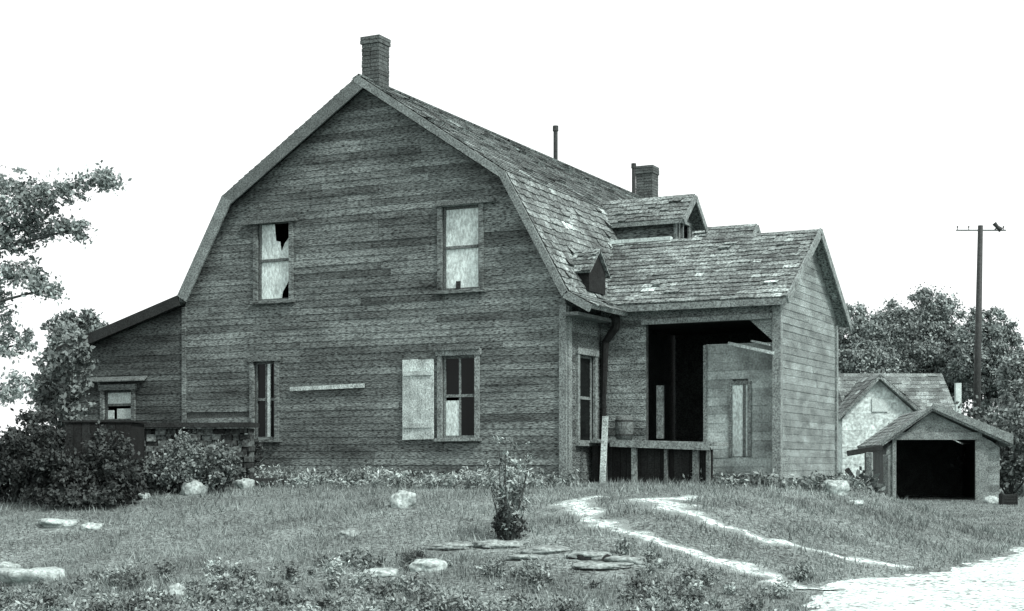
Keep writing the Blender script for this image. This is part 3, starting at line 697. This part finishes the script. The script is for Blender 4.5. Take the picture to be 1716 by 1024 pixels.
ot = empty('overhanging_tree', t0, 'near tree reaching thin leafy branches into the picture from the left edge', 'tree')
m = MB(); top = Vector((t0.x, t0.y, EZ+4.8)); m.tube([t0-Vector((0, 0, .3)), t0.lerp(top, .4)+Vector((.1, .05, 0)), t0.lerp(top, .75), top], [.24, .19, .13, .05], 10)
for c, r in nb:
    c = Vector(c); s0 = Vector((t0.x, t0.y, max(EZ+.2, c.z-.25*(c-t0).xy.length-.2)))
    m.tube([s0, s0.lerp(c, .5)+Vector((0, 0, .1)), c, c+(c-s0).normalized()*r[0]*.8], [.05, .026, .012, .004], 6)
m.build('trunk', M['bark'], ot, smooth=True)
Cc, Rc = [], []
for c, r in nb:
    r = (r[0], r[1], r[2]*1.35)
    C, Rr = clumps([(tuple(c), r)], int(16+26*r[0]), .12); Cc += C; Rc += Rr
V, sh = leaf_cloud(Cc, Rc, 19000, .034, aspect=1.7); mesh_np('crown', V, sh, M['leafnear'], ot)
# shrubs in front of the left part of the house
L_ = [(150, 640, .0, 1), ]
bush(112, 0, 1.45, 3.45, 'tall leafy shrub covering the lean-to corner below its eave', d=28.2, m='leaf', n=9000, size=.07, per=14)
bush(22, 842, 1.9, 1.75, 'dark bush at the left edge of the photo', n=14000, size=.05, per=14)
bush(92, 846, 1.25, 1.5, 'dark bush beside the black plank bin, on its left', n=12000, size=.05, per=14)
bush(180, 0, 1.0, 1.3, 'dark leafy bush growing up in front of the black plank bin', d=24.2, n=6000, size=.05, per=10)
bush(305, 0, .8, 1.15, 'mottled leafy bush hiding the middle of the low stone wall', d=25.2, m='weed', n=5000, size=.045)
bush(365, 0, .7, .95, 'second mottled bush before the low stone wall, nearer its right end', d=25.1, m='leaf', n=3600, size=.045)
bush(392, 812, .85, 1.0, 'small dark bush under the lower left window', n=5000, size=.045)
bush(336, 818, .55, 1.05, 'pale feathery shrub in front of the low stone wall', m='leaf', n=3600, size=.045)
bush(275, 826, .9, .7, 'low weedy bush at the foot of the stone wall', m='leaf', n=4500, size=.045)
bush(250, 812, .8, 1.0, 'dark straggly bush at the left end of the low stone wall', n=3500, size=.045)
bush(150, 850, 1.5, .4, 'low dark bush at the foot of the black plank bin', n=6000, size=.045)
bush(430, 800, .6, .8, 'small bush right of the low stone wall', m='leaf', n=2400, size=.05)
# tall bush in the yard
b0 = hit(852, 905); tb = empty('bush', b0, 'tall thin grey bush standing alone in the yard before the tracks', 'bush'); m = MB(); C = []; Rr = []
for k in range(26):
    a = rnd.uniform(0, 6.28); sp = rnd.uniform(.05, .38); hh = rnd.uniform(.55, 1.45)*(1-.5*sp); tip = b0+Vector((math.cos(a)*sp+.06, math.sin(a)*sp, hh))
    m.tube([b0+Vector((math.cos(a)*.05, math.sin(a)*.05, -.05)), b0.lerp(tip, .5)+Vector((math.cos(a)*.05, math.sin(a)*.05, 0)), tip], [.01, .007, .003], 4)
    for q in range(9): C.append(tuple(b0.lerp(tip, rnd.uniform(.12, 1.03)))); Rr.append(rnd.uniform(.03, .085))
m.build('stem', M['bark'], tb); V, sh = leaf_cloud(C, Rr, 4200, .024, aspect=2.8, var=.5); mesh_np('foliage', V, sh, M['palweed'], tb)
bush(852, 905, .42, .4, 'dark low growth at the foot of the tall yard bush', m='leafdark', n=2600, size=.03, cr=.07)
bush(905, 812, .8, .62, 'light weeds growing at the right corner of the gable wall', m='weed', n=2000, size=.05)
bush(830, 808, .6, .5, 'light weeds growing below the gable wall behind the tall bush', m='weed', n=1500, size=.05)
bush(740, 800, .5, .3, 'low weeds under the lower right window', m='weed', n=900, size=.05)
bush(650, 800, 1.2, .24, 'flat weedy mound against the gable wall', m='leaf', n=1600, size=.05)
bush(1000, 806, .5, .4, 'dark weeds at the foot of the side wall by the corner board', m='leafdark', n=1200, size=.05)

# ------------------------------------------------------------------ rocks
import bmesh
ROCKS = []
def rock(px, py, wpx, hpx, label, m='rock', deep=.8, name='rock', sink=.25):
    p = hit(px, py+hpx*.35); d = (p.x-CX)*FX_+(p.y-CY)*FY_; w = wpx/FPX*d; h = hpx/FPX*d*1.15; ROCKS.append((p.x, p.y, w*.55)); ROCKS.append((p.x-FX_*w*.45, p.y-FY_*w*.45, w*.5))
    bm = bmesh.new(); bmesh.ops.create_icosphere(bm, subdivisions=4, radius=1); s = rnd.uniform(0, 50)
    for v in bm.verts:
        k = 1+.38*noise.noise(v.co*1.1+Vector((s, 0, 0)))+.14*noise.noise(v.co*3+Vector((s, 3, 0)))+.05*noise.noise(v.co*8+Vector((s, 3, 0)))
        if v.co.z > .45: v.co.z = .45+(v.co.z-.45)*.5
        lat, dd, z = v.co.x*k*w/2, v.co.y*k*w/2*deep, v.co.z*k*h*.75
        v.co = Vector((lat*RX+dd*FX_, lat*RY+dd*FY_, z+h*.2))
    me = bpy.data.meshes.new(name); bm.to_mesh(me); bm.free(); me.materials.append(M[m]); me.polygons.foreach_set('use_smooth', [True]*len(me.polygons))
    o = bpy.data.objects.new(name, me); COL.objects.link(o); o.location = p; tag(o, label, 'rock'); return o
rock(676, 838, 46, 30, 'bright rounded boulder alone in the grass below the gable wall')
rock(98, 876, 66, 13, 'long flat pale rock below the dark bushes on the left')
rock(154, 882, 36, 12, 'small pale rock right beside the long flat rock on the left')
rock(588, 893, 40, 12, 'low grey rock half sunk in the middle of the grass', m='greyrock')
rock(52, 966, 96, 30, 'big pale rock at the lower left edge of the yard')
rock(4, 952, 50, 18, 'pale rock cut off by the left edge, behind the big one')
rock(296, 990, 32, 22, 'small pale rock among the weeds at the bottom left')
rock(636, 960, 62, 14, 'flat white rock at bottom centre, left of its neighbour')
rock(716, 947, 60, 20, 'white rock at bottom centre, right of the flat one')
rock(1103, 940, 14, 8, 'tiny white stone at the right end of the ledge')
rock(241, 832, 22, 10, 'small white stone at the foot of the black plank bin')
rock(325, 820, 44, 26, 'pale lumpy stone before the feathery shrub', m='rock')
rock(408, 812, 34, 18, 'pale block-like stone at the left end of the timber ledge')
rock(1400, 818, 44, 26, 'pale topped boulder beside the end wall of the wing')
rock(1340, 808, 24, 16, 'dark stone at the foot of the wing end wall', m='greyrock')
for i, (a, b, w, h) in enumerate(((760, 915, 80, 10), (835, 912, 90, 12), (915, 922, 80, 12), (985, 930, 70, 12), (1050, 938, 70, 12), (880, 934, 70, 8), (1010, 948, 90, 9))):
    lab = ['leftmost slab of the rock ledge', 'slab of the rock ledge right under the tall bush', 'middle slab of the rock ledge', 'slab over the dark hollow of the rock ledge, its left end', 'rightmost slab of the rock ledge', 'low slab in front of the middle of the rock ledge', 'low slab in front of the dark hollow of the rock ledge'][i]
    tag(rock(a, b, w, h, lab+' in the yard', m='greyrock', deep=.7, name='ledge_rock'), group='slabs of the rock ledge in the yard')
# dark hollow under the ledge: black tube added for its shade
m = MB(); a, b = hit(955, 937), hit(1080, 945); m.tube([a.lerp(b, k/12)+Vector((rnd.gauss(0, .012), rnd.gauss(0, .02), rnd.gauss(.01, .015))) for k in range(13)], [.02]+[rnd.uniform(.035, .075) for k in range(11)]+[.015], 9)
tag(m.build('ledge_shade', M['black'], smooth=True), 'black tube standing in for the shaded hollow along the rock ledge', 'hollow')
# timber ledge below the gable wall, coloured dark for the shadow line under it
m = MB(); a, b = hit(418, 818), hit(720, 806); a.z += .1; b.z += .08; m.bar(a, b, .22, .14); o = m.build('timber_sill', M['darkwood'], bevel=.015); tag(o, 'long timber ledge below the gable wall, coloured dark for its shadow line', 'timber')
# low stone wall with plank coping at left
a, b = cw((228-858)/FPX*26.2, 26.2), cw((418-858)/FPX*25.9, 25.9); d = (b-a); L = d.length; d.normalize(); nn = Vector((d.y, -d.x, 0))
gz = terrain(a.x, a.y); zt = EZ+(HOR-716)/FPX*26
sw = empty('stone_wall', (a.x, a.y, gz), 'low rubble wall under a black plank, left of the lower left window', 'wall')
m = MB((a.x, a.y, 0), d, nn); z = gz-.3
while z < zt-.02:
    h = min(rnd.uniform(.07, .15), zt-z); x = 0
    while x < L:
        w = min(rnd.uniform(.08, .32), L-x); m.box(x+.008, x+w-.008, -.3, rnd.uniform(-.07, .06), z+rnd.uniform(-.02, .02), z+h-.004, rnd.uniform(.25, 1.5)); x += w
    z += h
m.build('stones', M['rubble'], sw, bevel=.025)
m = MB((a.x, a.y, 0), d, nn); m.box(-.05, L+.05, -.4, .12, zt, zt+.08); m.build('coping_plank', M['darkwood'], sw)
# black plank bin
c = cw((165-858)/FPX*24.6, 24.6); gz = terrain(c.x, c.y); R_ = Vector((RX, RY, 0)); F_ = Vector((FX_, FY_, 0)); w2 = 112/FPX*24.6/2; zt = EZ+(HOR-708)/FPX*24.6
bx = empty('plank_bin', (c.x, c.y, gz), 'black upright plank bin behind the bushes in front of the lean-to', 'bin')
m = MB(c*1 - Vector((0, 0, c.z)), R_, -F_); x = -w2
while x < w2-.01:
    w = min(.14, w2-x); m.box(x+.003, x+w-.003, 0, .03, gz-.2, zt-rnd.uniform(0, .02), rnd.uniform(.6, 1.3)); x += w
m.box(-w2, -w2+.03, -.8, -.001, gz-.2, zt-.01); m.box(w2-.03, w2, -.8, -.001, gz-.2, zt-.01); m.box(-w2, w2, -.83, -.8, gz-.2, zt-.01)
m.build('planks', M['black'], bx)
m = MB(c*1 - Vector((0, 0, c.z)), R_, -F_); m.box(-w2-.04, w2+.04, -.87, .06, zt+.001, zt+.035); m.build('lid', M['black'], bx)

# ------------------------------------------------------------------ loose things by the porch
m = MB(); X, z = on_y(1010, 772, .4); m.bar((X, .38, terrain(X, .4)-.05), (X+.03, .45, EZ+.78), .1, .03, up=(0, 1, 0)); tag(m.build('plank', M['plank']), 'pale upright plank standing at the left end of the porch', 'plank')
p = on_y(1247, 575, YW-.03); q = on_y(1298, 592, YW-.03); m = MB(); m.bar((p[0]-.32, YW+.12, p[1]+.02), (q[0], YW-.06, q[1]), .05, .05)
tag(m.build('plank', M['plank']), 'pale splintered plank hanging across the top right of the porch opening, lower of two', 'plank')
p = on_y(1262, 571, YW); q = on_y(1292, 578, YW); m = MB(); m.bar((p[0]-.1, YW+.25, p[1]+.02), (q[0], YW-.03, q[1]), .05, .03)
tag(m.build('plank', M['plank']), 'short pale plank hanging under the porch beam, upper of two', 'plank')
# keg on the deck
X = on_y(1046, 700, YW-.4)[0]; m = MB(); zz = dk-.03*X+.002; m.tube([(X, YW-.4, zz), (X, YW-.4, zz+.1), (X, YW-.4, zz+.22), (X, YW-.4, zz+.34), (X, YW-.4, zz+.42)], [.13, .155, .165, .155, .13], 16)
kg = empty('keg', (X, YW-.4, zz), 'small grey wooden keg standing on the porch deck', 'barrel'); m.build('staves', M['trimdark'], kg, smooth=True)
for h in (.09, .33): m = MB(); m.tube([(X, YW-.4, zz+h-.015), (X, YW-.4, zz+h+.015)], [.159, .159], 16); m.build('hoop', M['iron'], kg)

# ------------------------------------------------------------------ garage
D = 48.0; R_ = Vector((RX, RY, 0)); F_ = Vector((FX_, FY_, 0))
def gp(px, py, d=D): return ((px-1565)/FPX*d, EZ+(HOR-py)/FPX*d)
gc = cw((1565-858)/FPX*D, D); gg = terrain(gc.x, gc.y); print('garage ground', gg, EZ+(HOR-840)/FPX*D)
gar = empty('garage', (gc.x, gc.y, gg), 'small weathered gabled garage with a black open doorway', 'garage')
O = (gc.x, gc.y, 0)
u = (R_-F_*.12).normalized(); n = -(F_+R_*.12).normalized()
ap = gp(1560, 684); le = gp(1474, 746); re = gp(1690, 744); dr = (gp(1503, 0)[0], gp(1632, 0)[0], gg-.3, gp(0, 737)[1])
gl, gr_ = le[0]+.25, re[0]-.35
def g0(z): return gl if z < le[1] else float(np.interp(z, [le[1]-.1, ap[1]-.12], [gl, ap[0]]))
def g1(z): return float(np.interp(z, [re[1]-.05, ap[1]-.12], [gr_, ap[0]]))
m = MB(O, u, n); clapboards(m, g0, g1, gg-.1, ap[1]-.15, [dr], e=.2, lo=.7, hi=1.25, miss=0); m.build('front_wall', M['siding_light'], gar)
m = MB(O, u, n); sheathing(m, g0, g1, [gg-.3, le[1]-.1, re[1]-.05, ap[1]-.14], [dr]); m.box(gl, gl+.1, -6, -.1, gg-.3, le[1]+.09); m.box(gr_-.1, gr_, -6, -.1, gg-.3, re[1]+.08); m.hexa([m.P(gl, -6, gg-.3), m.P(gr_, -6, gg-.3), m.P(gr_, -6.1, gg-.3), m.P(gl, -6.1, gg-.3), m.P(gl, -6, le[1]), m.P(gr_, -6, re[1]), m.P(gr_, -6.1, re[1]), m.P(gl, -6.1, le[1])]); m.hexa([m.P(gl, -6, le[1]), m.P(gr_, -6, re[1]), m.P(gr_, -6.1, re[1]), m.P(gl, -6.1, le[1]), m.P(ap[0]-.05, -6, ap[1]-.1), m.P(ap[0]+.05, -6, ap[1]-.1), m.P(ap[0]+.05, -6.1, ap[1]-.1), m.P(ap[0]-.05, -6.1, ap[1]-.1)])
m.build('side_wall', M['sheath'], gar)
m = MB(O, u, n)
for (a, b) in ((le, ap), (re, ap)):
    A, B, C, D_ = m.P(a[0], .3, a[1]), m.P(a[0], -6.3, a[1]), m.P(b[0], -6.3, b[1]), m.P(b[0], .3, b[1]); shingles(m, A, B, C, D_, e=.2, w=.25, lo=.9, hi=1.5); slab(m, A, B, C, D_, .08)
m.build('roof', M['roof'], gar)
m = MB(O, u, n)
for (a, b, w) in ((le, ap, .16), (re, ap, .3)):
    o1 = .3+(.02 if a is le else .024); m.hexa([m.P(a[0], o1, a[1]-.02), m.P(b[0], o1, b[1]-.02), m.P(b[0], o1+.03, b[1]-.02), m.P(a[0], o1+.03, a[1]-.02), m.P(a[0], o1, a[1]+w), m.P(b[0], o1, b[1]+w*.55), m.P(b[0], o1+.03, b[1]+w*.55), m.P(a[0], o1+.03, a[1]+w)])
m.build('bargeboard', M['trim'], gar)
m = MB(O, u, n); m.box(dr[0]-.12, dr[0], .0, .07, gg-.2, dr[3]); m.box(dr[1], dr[1]+.4, .03, .07, gg-.2, dr[3]); m.box(dr[0]-.12, dr[1]+.2, .03, .1, dr[3], dr[3]+.24)
m.build('door_frame', M['trim'], gar)
m = MB(O, u, n); m.box(gl+.1, gr_-.1, -6, -.1, gg-.05, gg+.03); m.build('floor', M['inner'], gar)
# post, prop and bits by the garage
p = hit(1457, 846); p.z = terrain(p.x, p.y)
def stick(name, pa, pb, dd, w, mt, label, cat):
    a, b = at(*pa, dd), at(*pb, dd); m = MB(); m.bar(a, b, w, w); o = m.build(name, M[mt], bevel=.01); return tag(o, label, cat)
stick('post', (1458, 846), (1457, 758), 44, .17, 'trim', 'pale upright fence post left of the garage', 'post')
stick('post', (1486, 842), (1485, 762), 45.5, .16, 'trimdark', 'grey upright post between the pale post and the garage', 'post')
stick('fallen_pole', (1418, 786), (1452, 838), 43, .16, 'darkwood', 'black pole leaning diagonally left of the garage', 'pole')
stick('rail', (1420, 760), (1478, 750), 44.5, .16, 'darkwood', 'dark rail joining the shrub and the pale post', 'rail')
def box_at(name, px, py, wpx, hpx, d, mt, label, cat):
    p = at(px, py, d); w, h = wpx/FPX*d, hpx/FPX*d; p.z = max(terrain(p.x, p.y), EZ+(HOR-py)/FPX*d)-.02; m = MB((p.x, p.y, 0), R_, -F_)
    for k in range(4): m.box(-w/2, w/2, .001, .025, p.z+h*k/4, p.z+h*(k+1)/4-.015, rnd.uniform(.7, 1.2))
    for s in (-1, 1): m.box(s*w/2-.02, s*w/2+.02, -w*.7, .035, p.z, p.z+h)
    m.box(-w/2+.02, w/2-.02, -w*.7, 0, p.z+.01, p.z+h-.02, .8); return tag(m.build(name, M[mt], bevel=.005), label, cat)
box_at('crate', 1692, 852, 24, 20, 44, 'darkwood', 'small black crate on the grass right of the garage door', 'crate')
rock(1436, 842, 26, 8, 'flat pale stone at the foot of the leaning black pole')
rock(1660, 838, 26, 14, 'pale stone heap against the right door post of the garage', sink=.1)
rock(1705, 822, 36, 26, 'pale boulder at the right edge behind the black crate')

# ------------------------------------------------------------------ distant house
D = 66.0; hc = cw((1500-858)/FPX*D, D); hg = terrain(hc.x, hc.y)
dh = empty('cottage', (hc.x, hc.y, hg), 'distant cottage with a pale gable, behind the garage', 'house')
def dp(px, py, d=D): return ((px-1500)/FPX*d, EZ+(HOR-py)/FPX*d)
O = (hc.x, hc.y, 0); ap = dp(1471, 630); le = dp(1400, 700); re = dp(1545, 692)
m = MB(O, R_, -F_); clapboards(m, lambda z: float(np.interp(z, [le[1], ap[1]-.15], [le[0]+.3, ap[0]])), lambda z: float(np.interp(z, [re[1], ap[1]-.15], [re[0]-.3, ap[0]])), hg-.1, ap[1]-.2, [], e=.25, lo=.9, hi=1.15, miss=0)
m.box(le[0]+.3, re[0]-.3, -5, -.02, hg-.2, le[1]); m.build('gable_wall', mat('pale_cottage_paint', .5, scale=1.5, amt=.2, grain=.25, gscale=8), dh)
m = MB(O, R_, -F_)
for a in (le, re):
    A, B, C, D_ = m.P(a[0], .4, a[1]), m.P(a[0], -5, a[1]), m.P(ap[0], -5, ap[1]+.05), m.P(ap[0], .4, ap[1]+.05); shingles(m, A, B, C, D_, e=.3, w=.4); slab(m, A, B, C, D_, .14)
r0 = dp(1475, 617); r1 = dp(1622, 617); ez = dp(0, 700)[1]
A, B, C, D_ = m.P(r0[0]-1.2, -1.2, ez), m.P(r1[0], -1.2, ez), m.P(r1[0], -4, r0[1]), m.P(r0[0]-1.2, -4, r0[1]); shingles(m, A, B, C, D_, e=.3, w=.4); slab(m, A, B, C, D_, .12)
A, B = m.P(r0[0]-1.2, -6.8, ez), m.P(r1[0], -6.8, ez); slab(m, A, B, C, D_, .12)
m.build('roof', M['roof'], dh)
m = MB(O, R_, -F_); m.box(r0[0]-1, r1[0]-.2, -6.5, -1.6, hg-.2, ez-.1); m.hexa([m.P(r1[0]-.4, -1.6, ez-.1), m.P(r1[0]-.2, -1.6, ez-.1), m.P(r1[0]-.2, -6.5, ez-.1), m.P(r1[0]-.4, -6.5, ez-.1), m.P(r1[0]-.4, -3.9, r0[1]-.15), m.P(r1[0]-.2, -3.9, r0[1]-.15), m.P(r1[0]-.2, -4.1, r0[1]-.15), m.P(r1[0]-.4, -4.1, r0[1]-.15)])
m.build('main_wall', M['siding_light'], dh)
m = MB(O, R_, -F_); a = dp(1617, 0)[0]; m.box(a-.12, a+.12, -1.15, -.9, hg, dp(0, 640)[1]); m.build('porch_post', M['white'], dh)
m = MB(O, R_, -F_); a = dp(1474, 0)[0]; m.box(a-.35, a+.35, .03, .06, EZ+(HOR-690)/FPX*66, EZ+(HOR-668)/FPX*66); m.build('window', M['white'], dh)

# ------------------------------------------------------------------ utility pole
D = 60.0; b = cw((1634-858)/FPX*D, D); gz = terrain(b.x, b.y); tp = at(1643, 378, D)
up = empty('utility_pole', (b.x, b.y, gz), 'tall dark wooden utility pole rising behind the garage', 'utility pole')
m = MB(); m.tube([(b.x, b.y, gz-.3), Vector((b.x, b.y, gz)).lerp(tp, .5), tp], [.17, .135, .1], 12); m.build('pole', M['iron'], up, smooth=True)
c = at(1642, 386, D); m = MB(); m.bar(c-R_*.95, c+R_*1.05, .05, .05); m.build('crossarm', M['trimdark'], up)
for k, s in enumerate((-.9, -.45, .95)):
    q = c+R_*s; m = MB(); m.tube([q+Vector((0, 0, .02)), q+Vector((0, 0, .1)), q+Vector((0, 0, .13)), q+Vector((0, 0, .17))], [.015, .015, .04, .025], 8); m.build('insulator', M['iron'], up)
q = at(1671, 380, D); m = MB(); m.tube([q-R_*.12+Vector((0, 0, .14)), q, q+R_*.16-Vector((0, 0, .14))], [.09, .07, .11], 10); m.bar(q+Vector((0, 0, .0)), c+R_*.6, .05, .05); m.build('lamp_bracket', M['iron'], up)

# ------------------------------------------------------------------ grass and weeds
def clear_of(lat, d, pts, keep):
    x = CX+lat*RX+d*FX_; y = CY+lat*RY+d*FY_
    inside = ((x > -11.5) & (x < .1) & (y > -.05) & (y < 15)) | ((x > 0) & (x < EX+.05) & (y > YW-.2) & (y < 6))
    S = np.array(STRIPS); bad = np.zeros(len(x), bool); small = ((x-CX)*RX+(y-CY)*RY) < 4.2
    for sx, sy_, hw in S: bad |= ((x-sx)**2+(y-sy_)**2) < (hw*rng.uniform(.2 if hw < 2 else .84, .6 if hw < 2 else .99, len(x)))**2
    near = np.zeros(len(x), bool)
    for sx, sy_, hw in ROCKS: near |= ((x-sx)**2+(y-sy_)**2) < hw**2
    return x, y, ~inside & (~bad | (rng.random(len(x)) < keep*(1+5*small))) & ~near
def tz(x, y): return np.array([terrain(a, b) for a, b in zip(x, y)])
def blades(name, n, dmin, dmax, h, w, m, label, pw=1.0, keep=.05, clump=.0, spread=.37):
    d = dmin+(dmax-dmin)*rng.random(n)**pw; lat = (rng.random(n)*2-1)*(d*spread+1.2)
    x, y, ok = clear_of(lat, d, None, keep); x, y, d = x[ok], y[ok], d[ok]
    if clump:
        f = np.array([noise.noise(Vector((a*1.1, b*1.1, 7))) for a, b in zip(x, y)]); k = rng.random(len(x)) < np.clip(.5+f*2.2, .04, 1); x, y, d, f = x[k], y[k], d[k], f[k]
    z = tz(x, y); n = len(x); hh = h*rng.uniform(.4, 1.5, n); t = rng.random(n)*2*np.pi; ww = w*rng.uniform(.6, 1.4, n)*(.6+d/30)
    dx, dy = np.cos(t)*ww/2, np.sin(t)*ww/2; lx, ly = rng.normal(size=n)*hh*.45, rng.normal(size=n)*hh*.45
    V = np.stack([np.stack([x-dx, y-dy, z-.01], 1), np.stack([x+dx, y+dy, z-.01], 1), np.stack([x+lx, y+ly, z+hh], 1)], axis=1)
    sh = rng.uniform(.6, 1.45, n); o = mesh_np(name, V, sh, m, None, 3); tag(o, label, name, kind='stuff'); return o
blades('grass', 340000, 13, 64, .035, .014, M['grass'], 'short pale grass covering the yard', pw=1.15)
blades('tall_grass', 90000, 13, 32, .1, .012, M['grass'], 'longer grass growing in tufts over the yard', clump=1, keep=.0)
# leafy weeds along the bottom of the view
n = 1000; d = 13+4.6*rng.random(n)**1.35; lat = (rng.random(n)*2-1)*(d*.36+.5); x, y, ok = clear_of(lat, d, None, 0)
x, y, d, lat = x[ok], y[ok], d[ok], lat[ok]; f = np.array([noise.noise(Vector((a*.9, b*.9, 2))) for a, b in zip(x, y)]); k = rng.random(len(x)) < np.clip(.5+f*1.7, .03, 1)
x, y = x[k], y[k]; z = tz(x, y); rr = rng.uniform(.04, .13, len(x)); C = np.stack([x, y, z+rr*.8], 1)
V, sh = leaf_cloud(C, rr, 100000, .024, aspect=2.2, var=.45); o = mesh_np('weeds', V, sh, M['weed']); tag(o, 'leafy weeds growing thick along the bottom of the view', 'weeds', kind='stuff')
# weeds along the foot of the walls
x = rng.uniform(-11, -.1, 160); y = -rng.uniform(.05, .6, 160); x = np.append(x, rng.uniform(1.7, 3.6, 50)); y = np.append(y, 1.35-rng.uniform(0, .5, 50)); x = np.append(x, rng.uniform(3.3, 3.8, 40)); y = np.append(y, rng.uniform(1.2, 5.6, 40))
z = tz(x, y); rr = rng.uniform(.05, .17, len(x)); V, sh = leaf_cloud(np.stack([x, y, z+rr*.7], 1), rr, 15000, .045, aspect=2.2); o = mesh_np('weeds', V, sh, M['weed']); tag(o, 'low weeds along the foot of the farmhouse walls', 'weeds', kind='stuff')

n = 420; x = rng.uniform(-8.3, .4, n); y = -rng.uniform(.15, 1.5, n)**1.2; z = tz(x, y); rr = rng.uniform(.06, .2, n)*(.6+.5*np.abs(np.sin(x*1.3)))
V, sh = leaf_cloud(np.stack([x, y, z+rr*.8], 1), rr, 22000, .028, aspect=3, var=.5); o = mesh_np('weeds', V, sh, M['palweed']); tag(o, 'dry pale weeds heaped along the foot of the gable wall', 'weeds', kind='stuff')
